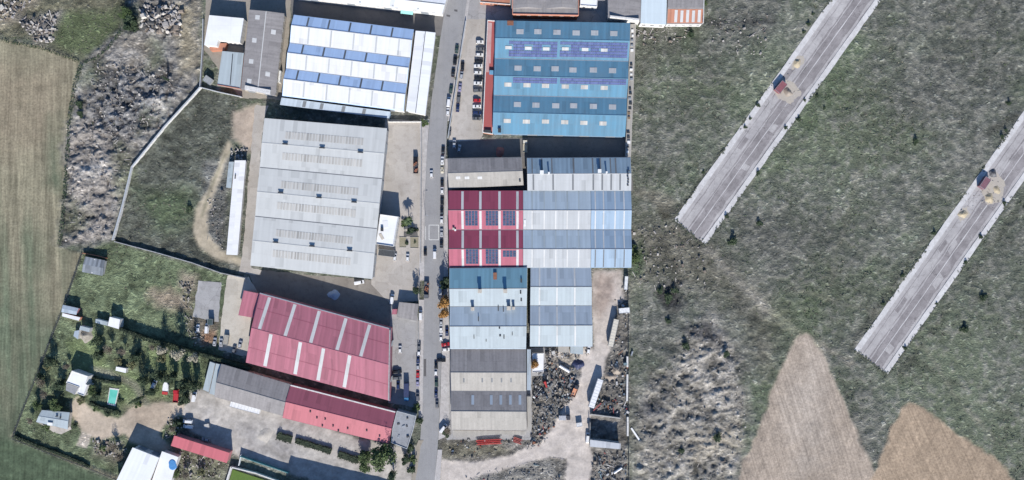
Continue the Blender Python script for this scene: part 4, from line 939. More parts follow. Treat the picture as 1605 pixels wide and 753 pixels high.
RS = Bld('shed', 'long thin pink-red mono-pitch shed at the bottom edge of the dirt yard', 'shed', q, 5.5, [(0, .5), (1, -.2)], roofmat('pink_roof_sheet', (.40, .105, .125), (.33, .09, .10), streak=.2, sheet=.05, blotch=.15), M['wall_pink'], over=.1); RS.walls([], [(1, 6, 1.6, 1.2, 2.5)])
# -- bottom left houses
Wq = [(208, 702), (249, 718), (222, 784), (176, 768)]
W1 = Bld('warehouse', 'large plain white roof cut by the bottom edge, south of the sandy drive', 'warehouse', Wq, 6.5, [(0, 0), (1, .3)], r_plain, M['wall_white'], over=.1); W1.walls([(0, 2, 4, 4)], [(2, 5, 1.5, 1.2, 3)])
Wq = [(254, 708), (279, 717), (262, 775), (228, 784)]
W2 = Bld('shed', 'smaller white roof with a blue tarpaulin beside the large white roof', 'shed', Wq, 5, [(0, 0), (1, .1)], r_flat, M['wall_white'], over=.1)
x, y = W(270, 726, 5); b = MB(); b.cyl((x, y, 5.02), (x, y, 5.25), 1.9, 1.6, 14); b.cyl((x + .3, y - 1.6, 5.02), (x + .3, y - 1.6, 5.2), 2.1, 1.8, 14); b.build('tarpaulin', paint('blue_tarp', (.06, .20, .42), .5), W2.root)
h1 = Poly('house', 'white flat roofed house with a grey terrace west of the swimming pool', 'house', [(113, 581), (139, 590), (135, 602), (138, 604), (132, 621), (121, 617), (124, 607), (104, 600)], 5.5, r_flat, M['wall_white'], par=.3)
h1.openings(7, 3, 1.3, 1.2, 1.3); h1.openings(3, 3, 1.3, 1.2, 3.2); h1.openings(4, 2, 1, 2.1, 0, 'door')
t_ = Poly('terrace', '', '', [(104, 601), (123, 608), (117, 619), (103, 612)], 3.2, r_flatg, M['wall_white'], root=h1.root); t_.roof.name = 'terrace_roof'
q = [(66, 644), (107, 648), (104, 673), (57, 662)]
h2 = Bld('house', 'pale blue hipped house on a lawn below the sandy drive', 'house', [(66, 644), (108, 648), (105, 672), (58, 661)], 4, gables(1, lv(q), 6), r_bluew, M['wall_cream'], over=.35); h2.trims(r_bluew, .3, 0)
h2.vent(78, 665, 2.6, 1.5, .7, M['white'], 'chimney'); h2.vent(88, 653, 1.2, .4, .5, M['dark']); h2.vent(94, 655, .5, 1.2, .5, M['dark']); h2.walls([], [(0, 4, 1.3, 1.2, 1.3), (1, 4, 1.3, 1.2, 1.3)])
b = MB(); P0 = [W(*p, .25) for p in ((57, 662), (104, 673), (110, 668), (112, 673), (96, 681), (84, 678), (70, 668))]; b.prism(P0, -.2, .25); b.build('porch', conc, h2.root)
q = [(99, 479), (122, 484), (119, 493), (97, 489)]
Bld('hut', 'small grey ribbed hut by the field fence above a lower pale roof', 'hut', q, 3.2, gables(1, lv(q), 8), r_greyb, M['wall_pink'])
Poly('hut', 'low pale hut with a red end directly below the grey ribbed hut', 'hut', [(98, 491), (126, 498), (123, 503), (97, 496)], 2.6, r_flat, M['wall_brick'])
Poly('hut', 'small light blue hut beside a stony heap in the garden', 'hut', [(126, 511), (141, 515), (140, 521), (124, 517)], 3, r_bluew, M['wall_white'])
Poly('hut', 'tiny blue-grey hut touching the stony heap on its left side', 'hut', [(117, 519), (124, 518), (122, 532), (115, 527)], 2.6, r_greyb, M['wall_white'])
Poly('lean_to', 'low blue-white lean-to attached left of the square white garden shed', 'lean-to', [(150, 500), (169, 505), (168, 511), (149, 506)], 2.6, r_bluew, M['wall_white'])
Poly('shed', 'square white garden shed at the west end of the tall dark hedge', 'shed', [(172, 497), (188, 501), (186, 516), (169, 511)], 4.2, r_flat, M['wall_white'])
q = [(134, 403), (164, 409), (160, 432), (129, 426)]
gh = Bld('shed', 'ribbed grey shed with a pale ridge alone beside the crop field corner', 'shed', q, 3, gables(1, lv(q), 6), roofmat('weathered_grey_sheet', (.20, .22, .24), (.14, .15, .16), sheet=.3), M['wall_grey'], over=.2); gh.patch('skylight', r_strip, .45, .52, .02, .98, .05)
Poly('hut', 'small white box hut north of the swimming pool garden', 'hut', [(182, 575), (198, 578), (197, 585), (181, 581)], 2.6, r_flat, M['wall_white'])
q = [(368, 252), (385, 252), (372, 400), (355, 399)]
Bld('shed', 'very long narrow white shed west of the huge pale hall', 'shed', [q[1], q[2], q[3], q[0]], 3.4, gables(1, lv([q[1], q[2], q[3], q[0]]), 4), roofmat('bright_white_sheet', (.66, .66, .66), (.5, .5, .5), streak=.15, sheet=.03, blotch=.1), M['wall_white'], over=.1).vent(368, 277, 2.2, .5, .3, M['dark'])
q = [(359, 254), (366.5, 254), (362, 295), (354.5, 294)]
Bld('shed', 'short pale blue-white shed beside the top of the very long white shed', 'shed', [q[1], q[2], q[3], q[0]], 2.9, gables(1, 2.4, 4), r_bluew, M['wall_white'], over=.05)
q = [(925, 690), (973, 696), (972, 704), (925, 700)]
Bld('shed', 'narrow white roofed shed at the scrap yard entrance', 'shed', q, 6, [(0, -.2), (1, .2)], r_white, M['wall_grey'], over=.1).walls([], [(0, 5, 1.6, 1.2, 3)])
# -- building beyond the bottom edge whose shade reaches into the yard
q = [(452, 776), (640, 822), (630, 880), (440, 840)]
Bld('warehouse', 'grey roofed warehouse just beyond the bottom edge of the yard', 'warehouse', q, 10, gables(1, lv(q), 8), r_fibre, M['wall_grey']).walls([], [(0, 8, 2, 1.2, 5)])
gs = Bld('shed', 'grey ribbed flat shed between brick yard corner and road, east of the tilted red warehouse', 'shed', [(626, 474), (656, 477), (653, 503), (622, 497)], 3.4, [(0, .3), (1, 0)], r_fibre, M['wall_grey'], over=.1)
gs.walls([], [(1, 3, 1.4, 1.2, 1.3)])
Poly('hut', 'tiny pink roofed hut touching the grey ribbed shed by the road', 'hut', [(615, 485), (623, 485), (622, 493), (614, 493)], 2.6, r_rose, M['wall_pink'])
# ------------------------------------------------------------------ vehicles
ORD = ['first', 'second', 'third', 'fourth', 'fifth', 'sixth', 'seventh', 'eighth', 'ninth', 'tenth', 'eleventh', 'twelfth', 'thirteenth', 'fourteenth', 'fifteenth', 'sixteenth', 'seventeenth', 'eighteenth', 'nineteenth', 'twentieth']
CARCOL = dict(white=(.62, .62, .62), black=(.014, .015, .018), grey=(.11, .115, .125), silver=(.33, .34, .36), navy=(.018, .03, .085), red=(.36, .022, .03), beige=(.36, .33, .26), lilac=(.24, .23, .34), green=(.035, .06, .05), blue=(.05, .16, .30))
def carpaint(c): return paint('car_paint_' + c, CARCOL[c], .25, .04, 1.0, 0.0, .5)
KIND = dict(  # length, width, height, lower stations (x, top z), cabin base rear/front, roof rear/front
    hatchback=(4.1, 1.74, 1.47, [(-2.05, .62), (-1.98, .92), (-1.2, .98), (.75, .95), (1.75, .80), (2.05, .58)], (-1.92, 1.0), (-1.45, .25)),
    saloon=(4.5, 1.78, 1.44, [(-2.25, .62), (-2.18, .93), (-1.3, .98), (.85, .95), (1.95, .80), (2.25, .58)], (-1.55, 1.05), (-.95, .3)),
    estate=(4.7, 1.85, 1.62, [(-2.35, .66), (-2.28, 1.02), (-1.3, 1.06), (.85, 1.02), (2.0, .9), (2.35, .64)], (-2.22, 1.15), (-1.85, .45)),
    van=(5.2, 1.95, 2.05, [(-2.6, .7), (-2.57, 1.1), (-1.3, 1.12), (1.3, 1.1), (2.4, .95), (2.6, .66)], (-2.55, 1.75), (-2.45, 1.15)))
_car = {}
def quadpatch(mb, q, ins=.07, off=.02):
    q = [np.array(p, float) for p in q]; c = sum(q) / 4
    n = np.cross(q[1] - q[0], q[3] - q[0]); n /= np.linalg.norm(n)
    if n @ (c - np.array((0, 0, .9))) < 0: n = -n
    p = [a + (c - a) * ins * 2 for a in q]
    mb.hexa([tuple(a - n * .02) for a in p], [tuple(a + n * off) for a in p])
def car_meshes(kind):
    if kind in _car: return _car[kind]
    L, Wd, Hh, st, (xr, xf), (rr, rf) = KIND[kind]; out = []
    b = MB(); secs = []
    for x, zt in st:
        k = .86 if abs(x) > L / 2 - .03 else (.96 if abs(x) > L / 2 - .4 else 1); w = Wd / 2 * k
        secs.append([(x, -w * .94, .26), (x, -w, .5), (x, -w * .97, zt - .1), (x, -w * .88, zt), (x, w * .88, zt), (x, w * .97, zt - .1), (x, w, .5), (x, w * .94, .26)])
    for a, c in zip(secs[:-1], secs[1:]):
        for i in range(8): j = (i + 1) % 8; b.face((a[i], a[j], c[j], c[i]))
    b.face(secs[0]); b.face(secs[-1][::-1])
    zb = max(z for _, z in st) - .05; wb, wr = Wd / 2 * .90, Wd / 2 * .72
    base = [(xr, -wb, zb), (xf, -wb, zb), (xf, wb, zb), (xr, wb, zb)]; top = [(rr, -wr, Hh - .04), (rf, -wr, Hh - .04), (rf, wr, Hh - .04), (rr, wr, Hh - .04)]
    b.hexa(base, top)
    b.hexa(top, [(rr + .1, -wr + .1, Hh), (rf - .1, -wr + .1, Hh), (rf - .1, wr - .1, Hh), (rr + .1, wr - .1, Hh)])
    out.append(('body', b.mesh('car_body', M['white']), True))
    def gl(nm, q, ins=.06):
        g = MB(); quadpatch(g, q, ins); out.append((nm, g.mesh(nm, M['glass']), False))
    gl('windscreen', (base[1], base[2], top[2], top[1]))
    if kind != 'van': gl('rear_window', (base[0], base[3], top[3], top[0]), .08)
    for s in (0, 1):
        bs = (base[0], base[1]) if s == 0 else (base[3], base[2]); ts = (top[0], top[1]) if s == 0 else (top[3], top[2])
        if kind == 'van': lp = lambda a, c, t: tuple(a[i] + (c[i] - a[i]) * t for i in range(3)); bs = (lp(*bs, .72), bs[1]); ts = (lp(*ts, .68), ts[1])
        gl('side_window', (bs[0], bs[1], ts[1], ts[0]), .08)
    for sx in (-.62, .62):
        for sy in (-1, 1):
            w = MB(); x = sx * L / 2; w.cyl((x, sy * (Wd / 2 - .2), .31), (x, sy * (Wd / 2 + .01), .31), .31, .31, 12); out.append(('wheel', w.mesh('car_wheel', M['black']), False))
    for sy in (-1, 1):
        g = MB(); g.box((L / 2 - .06, sy * Wd * .32, .56), (.12, .36, .14)); out.append(('headlight', g.mesh('headlight', M['lamp']), False))
        g = MB(); g.box((-L / 2 + .06, sy * Wd * .33, .78), (.12, .26, .18)); out.append(('taillight', g.mesh('taillight', M['tail']), False))
    _car[kind] = out; return out
def car(px, py, head, kind, colour, label, group=None, z=.04):
    x, y = W(px, py, .8)
    t = thing('van' if kind == 'van' else 'car', label, 'van' if kind == 'van' else 'car', (x, y, z), rad(head), group)
    for nm, me, pt in car_meshes(kind):
        o = bpy.data.objects.new(nm, me); COL.objects.link(o); o.parent = t
        if pt: o.material_slots[0].link = 'OBJECT'; o.material_slots[0].material = carpaint(colour)
    return t
kn = {'hatchback': 'hatchback', 'saloon': 'saloon car', 'estate': 'estate car', 'van': 'van'}
def row(items, where, group, z=.04, jitter=2):
    for i, (px, py, hd, kd, cl) in enumerate(items):
        o = ORD[i] + ' from the north' if i else 'northernmost'
        if len(items) > 2 and i == len(items) - 1: o = 'southernmost'
        car(px, py, hd + R.uniform(-jitter, jitter), kd, cl, f'{cl} {kn[kd]}, {o} {where}', group, z)
row([(752, 66, 0, 'hatchback', 'white'), (752.5, 77, 180, 'saloon', 'grey'), (751.5, 86, 0, 'hatchback', 'white'), (750.5, 95.5, 0, 'saloon', 'black'), (749.5, 103.5, 180, 'saloon', 'white'), (748.5, 114, 0, 'hatchback', 'white'), (750, 122.5, 0, 'saloon', 'black'), (749, 130.5, 180, 'saloon', 'white'), (748.5, 142, 0, 'estate', 'grey'), (747.5, 157.5, 0, 'hatchback', 'red'), (747.5, 167, 180, 'saloon', 'white'), (747.5, 177, 0, 'estate', 'navy'), (747, 186, 0, 'saloon', 'grey')],
    'in the row facing the red brick annex', 'cars parked in a row against the red brick annex', .03)
row([(725, 104, 86, 'estate', 'black'), (723.5, 118, 84, 'hatchback', 'silver'), (721, 137, 85, 'saloon', 'lilac'), (719, 154, 85, 'estate', 'grey'), (717.5, 169, 85, 'saloon', 'navy')],
    'inside the car park along its roadside wall', 'cars inside the car park along its road wall', .03)
row([(716, 77, 82, 'saloon', 'green'), (713.3, 95, 83, 'estate', 'black'), (710.3, 114, 83, 'saloon', 'black'), (707, 140, 83, 'saloon', 'green'), (703.3, 160, 84, 'van', 'white'), (702, 175.5, 86, 'hatchback', 'white'), (704.5, 207, 86, 'hatchback', 'grey')],
    'on the kerb outside the car park wall', 'cars along the east kerb by the car park')
row([(694.5, 236, 88, 'saloon', 'black'), (693.3, 252, 90, 'saloon', 'white'), (693, 265, 270, 'saloon', 'beige'), (693, 287, 90, 'hatchback', 'black'), (693, 299, 90, 'hatchback', 'white'), (693, 315, 90, 'estate', 'black'), (692.6, 331, 90, 'saloon', 'black'), (692.3, 345, 90, 'hatchback', 'white'), (692.3, 365, 90, 'saloon', 'silver'), (692, 382, 90, 'saloon', 'black')],
    'on the kerb beside the deep red roof', 'cars along the east kerb by the red roof')
car(690.5, 455, 90, 'van', 'silver', 'silver van at the kerb just above the two orange trees', 'cars along the east kerb by the orange trees')
row([(691.5, 505, 90, 'saloon', 'silver'), (691.3, 515, 90, 'saloon', 'white'), (691.3, 529, 90, 'hatchback', 'white')], 'at the kerb below the orange trees', 'cars along the east kerb by the orange trees')
row([(700.5, 520, 90, 'saloon', 'navy'), (698.5, 540, 10, 'saloon', 'red'), (699, 548, 5, 'hatchback', 'white'), (691.5, 565, 2, 'estate', 'black')], 'parked askew on the pavement below the orange trees', 'cars on the pavement below the orange trees', .18)
row([(683.5, 573, 90, 'hatchback', 'black'), (683.2, 583, 90, 'hatchback', 'white'), (684, 600, 90, 'estate', 'green'), (683.5, 617, 90, 'saloon', 'navy'), (685, 634, 90, 'hatchback', 'grey')], 'on the kerb by the banded fibre roof', 'cars along the east kerb by the banded roof')
car(695, 671, 52, 'van', 'white', 'white van parked slantwise across the pavement at the dirt lane corner', None, .19)
car(676.3, 273, 92, 'hatchback', 'white', 'white hatchback alone in the middle of the road by the hall yard')
car(681.5, 398, 90, 'van', 'white', 'white van driving on the road below the painted white rectangle')
car(666.5, 395, 90, 'hatchback', 'black', 'black hatchback alone at the west kerb beside the painted rectangle')
row([(659.3, 494, 90, 'van', 'white'), (656.8, 543, 90, 'saloon', 'grey'), (656.6, 552, 90, 'hatchback', 'white'), (655.4, 563, 90, 'saloon', 'navy'), (655, 574, 90, 'hatchback', 'silver'), (655, 585, 90, 'saloon', 'red'), (654.6, 599, 90, 'saloon', 'lilac'), (654.8, 622, 90, 'estate', 'grey')],
    'on the west pavement by the rose red warehouse', 'cars on the west pavement by the rose red warehouse', .18)
# -- hall yard, roadside yard and shade behind the rose red warehouse
row([(619, 403, 85, 'hatchback', 'white'), (639, 404, 90, 'hatchback', 'white'), (614.5, 469, 82, 'van', 'white'), (552, 440, 5, 'hatchback', 'white')][:3], 'in the concrete yard of the huge pale hall', 'cars in the hall yard')
car(627, 548, 90, 'hatchback', 'white', 'white hatchback alone in the roadside yard east of the rose red warehouse', None)
row([(622.5, 583, 5, 'estate', 'black'), (622.5, 593, 0, 'estate', 'grey'), (624, 604, 88, 'estate', 'navy')], 'in the shaded corner of the roadside yard', 'dark vehicles in the shaded yard corner')
car(563, 443, 10, 'van', 'white', 'white van at the south east corner of the huge pale hall', None, .05)
# -- beige yard
row([(310.5, 515, 92, 'hatchback', 'white'), (324.5, 515, 84, 'van', 'white'), (336.5, 536, 85, 'saloon', 'silver'), (346.5, 537, 85, 'saloon', 'silver'), (367, 548, 75, 'hatchback', 'grey'), (376.5, 540, 75, 'hatchback', 'silver')], 'west of the rose red warehouse', 'cars west of the rose red warehouse', .03)
row([(294.5, 660.5, 175, 'van', 'white'), (295, 668.5, 172, 'van', 'white'), (322.5, 689, 170, 'hatchback', 'silver')], 'near the pink-red mono-pitch shed', 'vehicles near the pink-red shed', .1)
car(241.5, 603, 66, 'van', 'white', 'white van parked on the lawn beside the red and white boat trailer', None, .05)
car(304.5, 622, 78, 'van', 'white', 'white van at the head of the dirt yard below the narrow pale sheds', None, .1)
car(922.5, 548.5, 80, 'hatchback', 'white', 'white hatchback at the corner of the grey-blue four-slope warehouse', None, .05)
row([(712, 226, 90, 'estate', 'silver'), (720, 233, 80, 'hatchback', 'silver')], 'in the dark alley by the car park', 'cars in the dark alley', .03)
car(921, 686, 85, 'van', 'white', 'white van at the west end of the narrow white scrap yard shed', None, .08)

def wheelset(t, xs_, w, r=.5):
    for x in xs_:
        for sy in (-1, 1): b = MB(); b.cyl((x, sy * (w / 2 - .35), r), (x, sy * (w / 2), r), r, r, 12); o = bpy.data.objects.new('wheel', b.mesh('truck_wheel', M['black'])); COL.objects.link(o); o.parent = t
def part(t, nm, b, m): o = bpy.data.objects.new(nm, b.mesh(nm, m)); COL.objects.link(o); o.parent = t; return o
def trailer(px, py, L, w, head, col, label, hgt=3.9, z=.1):
    x, y = W(px, py, 3.5); t = thing('semi_trailer', label, 'trailer', (x, y, z), rad(head))
    b = MB(); b.box((0, 0, (hgt + 1.15) / 2), (L, w, hgt - 1.15)); part(t, 'cargo_box', b, paint('trailer_' + col, CARCOL[col], .5, .1))
    b = MB()
    for k in range(9): b.box((-L / 2 + L * (k + .5) / 9, 0, hgt + .02), (.07, w, .05))
    for s in (-1, 1): b.box((0, s * w / 2, hgt + .02), (L, .08, .08)); b.box((0, s * w / 2, 1.2), (L, .08, .12))
    part(t, 'rail', b, M['steel'])
    b = MB(); b.box((0, 0, .95), (L - .4, .9, .35)); part(t, 'chassis', b, M['dark']); wheelset(t, (-L / 2 + 1.6, -L / 2 + 2.8, -L / 2 + 4.0), w)
    for s in (-1, 1): b = MB(); b.box((-L / 2 - .03, s * w / 4, (hgt + 1.2) / 2), (.08, w / 2 - .06, hgt - 1.35)); part(t, 'door', b, M['door'])
    for s in (-1, 1): b = MB(); b.box((L / 2 - 2.4, s * .8, .55), (.16, .16, 1.1)); part(t, 'support_leg', b, M['dark'])
    return t
def lorry(px, py, head, L, w, cabc, bed, bedc, label, z=.05, hgt=3.2):
    x, y = W(px, py, 2); t = thing('truck', label, 'truck', (x, y, z), rad(head))
    cl = 2.0; b = MB(); xf = L / 2
    b.hexa([(xf - cl, -w / 2, .6), (xf, -w / 2, .6), (xf, w / 2, .6), (xf - cl, w / 2, .6)], [(xf - cl, -w / 2 * .96, 1.6), (xf, -w / 2 * .96, 1.6), (xf, w / 2 * .96, 1.6), (xf - cl, w / 2 * .96, 1.6)])
    b.hexa([(xf - cl, -w / 2 * .96, 1.6), (xf, -w / 2 * .96, 1.6), (xf, w / 2 * .96, 1.6), (xf - cl, w / 2 * .96, 1.6)], [(xf - cl, -w / 2 * .86, 2.6), (xf - .45, -w / 2 * .86, 2.6), (xf - .45, w / 2 * .86, 2.6), (xf - cl, w / 2 * .86, 2.6)])
    part(t, 'cab', b, carpaint(cabc))
    g = MB(); quadpatch(g, ((xf, -w / 2 * .96, 1.6), (xf, w / 2 * .96, 1.6), (xf - .45, w / 2 * .86, 2.6), (xf - .45, -w / 2 * .86, 2.6)), .06); part(t, 'windscreen', g, M['glass'])
    for s in (-1, 1): g = MB(); g.box((xf - .05, s * w * .36, .8), (.12, .34, .2)); part(t, 'headlight', g, M['lamp'])
    b = MB(); b.box((-cl / 2, 0, .85), (L - cl, .9, .3)); part(t, 'chassis', b, M['dark'])
    bl = L - cl - .3; bx = -L / 2 + bl / 2; bm_ = paint('truck_bed_' + bedc, CARCOL.get(bedc, (.3, .3, .3)), .6, .2)
    b = MB()
    if bed == 'box': b.box((bx, 0, (hgt + 1.05) / 2), (bl, w, hgt - 1.05)); b.box((bx, 0, hgt + .02), (bl - .3, w - .3, .06))
    else:
        b.box((bx, 0, 1.08), (bl, w, .14))
        for s in (-1, 1): b.box((bx, s * (w / 2 - .04), 1.4), (bl, .07, .5))
        for s in (-1, 1): b.box((bx + s * (bl / 2 - .04), 0, 1.4), (.07, w - .16, .5))
    part(t, 'cargo_box' if bed == 'box' else 'flatbed', b, bm_)
    if bed == 'load':
        b = MB()
        for k in range(9): b.box((bx + R.uniform(-.4, .4) * bl, R.uniform(-.3, .3) * w, 1.4 + R.uniform(0, .3)), (R.uniform(.5, 1.4), R.uniform(.4, .9), R.uniform(.3, .8)), R.uniform(0, 3))
        part(t, 'load', b, [M['rust']])
    wheelset(t, (xf - 1.1, -L / 2 + 1.2), w, .45); return t
CARCOL.update(orange=(.50, .24, .14), cream=(.52, .48, .40), darkgrey=(.05, .052, .06))
a1 = math.degrees(math.atan2(45, 10)); a2 = math.degrees(math.atan2(44, 14))
trailer(961.5, 522, 14.2, 2.55, a1, 'cream', 'cream semi-trailer beside the brown dirt lane and the east fence')
trailer(934, 617, 15.2, 2.9, a2 - 1, 'white', 'white semi-trailer on the pale dirt lane north of the scrap yard shed')
trailer(384, 639, 15.6, 3.0, -15, 'white', 'white semi-trailer parked along the south wall of the dark grey long shed', 3.6)
lorry(651.3, 259, 90, 8.6, 2.5, 'black', 'load', 'darkgrey', 'dark truck with a loaded bed beside the hall yard wall', .04)
lorry(668.3, 455, 268, 8.6, 2.5, 'grey', 'load', 'grey', 'grey flatbed truck on the west edge of the road by the hall gate', .05)
lorry(637, 615, 270, 9.5, 2.6, 'blue', 'box', 'navy', 'navy box truck with a bright blue cab in the roadside yard shade', .05, 3.0)
lorry(901.5, 613, 68, 6.6, 2.4, 'darkgrey', 'flat', 'orange', 'truck with an orange bed at the edge of the scrap heap', .1)
lorry(823, 229, 90, 6.6, 2.4, 'cream', 'flat', 'beige', 'cream flatbed truck standing in the dark alley', .04)
lorry(885, 655, 0, 6.0, 2.4, 'darkgrey', 'box', 'silver', 'small silver box truck west of the pale dirt lane', .1, 2.6)
lorry(275, 621, 85, 7.0, 2.6, 'red', 'flat', 'red', 'red flatbed truck at the head of the sandy drive', .1)
# boat on a trailer under white cover
x, y = W(259.5, 608, 1.5); t = thing('boat_trailer', 'white covered boat with a red stern strip on the lawn beside the red truck', 'boat', (x, y, .1), rad(86))
b = MB(); ring = [(3.2, 0), (2.7, .8), (1.6, 1.35), (-.6, 1.5), (-3, 1.45), (-3, -1.45), (-.6, -1.5), (1.6, -1.35), (2.7, -.8)]
b.prism([(p[0] * .92, p[1] * .8) for p in ring], .5, .7); b.prism(ring, .7, 1.5); part(t, 'hull', b, M['white'])
b = MB(); b.prism([(p[0] * .97 + .02, p[1] * .94) for p in ring], 1.5, lambda p: 1.9 - .1 * abs(p[1])); part(t, 'cover', b, M['white'])
b = MB(); b.box((-2.7, 0, 1.75), (1.5, 2.9, .5)); part(t, 'stern', b, M['red']); wheelset(t, (-.8,), 2.4, .32)
# green mini skip / dark containers
def container(px, py, L, w, h, head, col, label, cat='container', nm='container', z=.05, lid=None):
    x, y = W(px, py, h); t = thing(nm, label, cat, (x, y, z), rad(head)); b = MB(); b.box((0, 0, h / 2), (L, w, h))
    n = int(L / .5)
    for k in range(n):
        for s in (-1, 1): b.box((-L / 2 + L * (k + .5) / n, s * w / 2, h / 2), (.2, .08, h - .3))
    part(t, 'shell', b, paint(nm + '_%d' % int(col[0] * 1000 + col[2] * 300), col, .6, .25))
    b = MB()
    for s in (-1, 1):
        b.box((0, s * w / 2, h), (L + .06, .12, .12)); b.box((s * L / 2, 0, h), (.12, w - .16, .12))
    part(t, 'frame', b, lid or M['steel']); return t
container(436, 120, 6.1, 2.44, 2.6, 83, (.60, .60, .58), 'white container between the long grey roof and the striped warehouse')
container(325.5, 125.5, 4.2, 3.2, 2.4, -35, (.25, .26, .26), 'grey container in the corner of the white boundary wall')
container(329, 505, 3, 2.6, 2.6, 88, (.04, .06, .06), 'dark green container above the parked vans west of the rose red warehouse')
container(354, 533, 5, 2.2, 1.5, 82, (.28, .26, .22), 'low beige skip in the beige yard beside the rose red warehouse', 'skip', 'skip')
container(1224.5, 136.5, 6, 3.4, 2.4, 50, (.20, .075, .085), 'dull red container dumped on the upper unfinished street', z=.05)
container(1544.5, 287, 6, 3.2, 2.4, 56, (.17, .085, .10), 'dull red container dumped on the lower unfinished street', z=.05)
container(908, 666, 3, 2, 1.8, 10, (.5, .5, .5), 'small white box beside the pale dirt lane', 'box', 'box', .1)
container(324, 668, 2.5, 2, 1.2, 10, (.4, .38, .35), 'low cream box on the dirt yard near the white vans', 'box', 'box', .1)
container(606, 397, 8.5, 3.2, 2.6, -7, (.05, .055, .06), 'dark container south of the square white annex')
container(978.5, 487, 5.5, 2.6, 2.5, 5, (.58, .58, .57), 'white container by the east fence above the cream semi-trailer')
container(981.5, 444, 7, 1.6, 2.2, 86, (.55, .55, .54), 'narrow white container high on the east fence line')

# ------------------------------------------------------------------ walls and fences
def wall(px_pts, h, t, mat, name, label, cat, cap=None, z0=-.6, group=None):
    P = [W(*p, h) for p in px_pts]; c = P[len(P) // 2]
    o = thing(name, label, cat, (c[0], c[1], 0), 0, group); b = MB(); k = MB()
    for i in range(len(P) - 1):
        a, d = P[i], P[i + 1]; L = math.dist(a, d); m = lerp2(a, d, .5); an = math.atan2(d[1] - a[1], d[0] - a[0])
        b.box((m[0], m[1], (h + z0) / 2), (L + t * .6, t, h - z0 + .003 * i), an); k.box((m[0], m[1], h + .04), (L + t * .8, t + .1, .08 + .004 * i), an)
    b.build('panel', mat, o)
    if cap: k.build('coping', cap, o)
    return o
pale = paint('pale_coping', (.34, .36, .38))
wall([(313, 137), (300, 152), (258, 198), (206, 262), (192, 320), (176, 376)], 2.2, .55, M['wall_white'], 'boundary_wall', 'long pale wall bending round the dark meadow west of the hall', 'wall', pale)
wall([(318, 30), (317, 75), (313, 136)], 2.0, .3, M['wall_grey'], 'boundary_wall', 'grey wall running down past the bright white flat roof', 'wall', pale)
wall([(314, 137), (345, 145), (378, 152)], 1.8, .3, M['wall_white'], 'boundary_wall', 'short pale wall along the top of the dark meadow', 'wall', pale)
wall([(179, 379), (240, 395), (300, 412), (345, 428), (386, 437)], 1.6, .35, M['wall_grey'], 'boundary_wall', 'low grey wall along the bottom of the dark meadow', 'wall')
wall([(660, 190), (660.6, 240), (660, 300), (659.4, 395), (659, 412)], 2.2, .25, M['wall_grey'], 'boundary_wall', 'grey wall between the hall yard and the road pavement', 'wall')
wall([(657, 432), (656.5, 470)], 2.2, .25, M['wall_grey'], 'boundary_wall', 'short grey wall south of the hall yard gate', 'wall')
wall([(608, 191), (660, 191)], 2.0, .25, M['wall_white'], 'boundary_wall', 'white wall closing the north side of the hall yard', 'wall')
wall([(730, 33), (721, 90), (714, 140), (706, 190), (702, 216)], 1.7, .3, M['wall_white'], 'boundary_wall', 'pale wall between the car park and the road', 'wall', pale)
wall([(656, 503), (656, 536)], 1.8, .25, M['wall_grey'], 'boundary_wall', 'grey roadside yard wall facing the road', 'wall')
wall([(376, 716), (440, 738), (452, 742)], 2.4, .3, paint('teal_sheet', (.06, .20, .21), .6), 'screen_fence', 'teal sheet fence along the lower edge of the dirt yard', 'fence')
wall([(377, 714), (374, 730)], 2.2, .3, M['white'], 'screen_fence', 'short white end panel of the teal sheet fence', 'fence')
wall([(362, 733), (352, 765)], 2.0, .8, M['wall_white'], 'garden_wall', 'white wall on the left side of the bright green lawn', 'wall', M['wall_white'])
wall([(363, 733), (400, 742), (450, 760)], 2.0, .5, M['wall_white'], 'garden_wall', 'white wall along the top of the bright green lawn', 'wall', M['wall_white'])
P = [W(*p) for p in ((365, 736), (445, 762), (430, 800), (350, 790))]; b = MB(); b.prism(P, -.2, .5); struct(b.build('lawn', groundmat('lawn_grass', (.085, .14, .03), (.10, .15, .04), (.07, .11, .03), .1, .8)))
wall([(129, 397), (150, 401), (166, 405)], 1.6, .25, M['wall_brick'], 'boundary_wall', 'brick wall behind the ribbed grey shed at the field corner', 'wall')
def fence(px_pts, h, label, step=3.0, mat=None, pm=None, group=None):
    P = [W(*p, h / 2) for p in px_pts]; o = thing('fence', label, 'fence', (P[0][0], P[0][1], 0), 0, group); b = MB(); cnt = 0; tot = sum(math.dist(a, c) for a, c in zip(P[:-1], P[1:])); step = max(step, tot / 60)
    for a, d in zip(P[:-1], P[1:]):
        L = math.dist(a, d); an = math.atan2(d[1] - a[1], d[0] - a[0]); n = max(1, int(L / step))
        for k in range(6): m = lerp2(a, d, .5); b.box((m[0], m[1], .2 + h * k / 6), (L, .05, .07), an)
        for k in range(n): q = lerp2(a, d, k / n); p = MB(); z = zat(*q); p.box((q[0], q[1], h / 2), (.16, .16, h + .8)); p.build('post', pm or M['conc'], o)
    b.build('panel', mat or M['dark'], o); return o
fence([(984, 424), (985, 500), (985, 600), (985.5, 700), (986, 765)], 1.8, 'long dark fence between the scrap yard and the waste ground')
fence([(128, 398), (112, 445), (97, 488), (80, 530), (62, 578), (40, 632), (19, 686)], 1.5, 'long fence between the crop field and the gardens')
fence([(20, 688), (60, 704), (120, 727), (190, 755)], 1.4, 'fence along the bottom of the gardens above the green field')
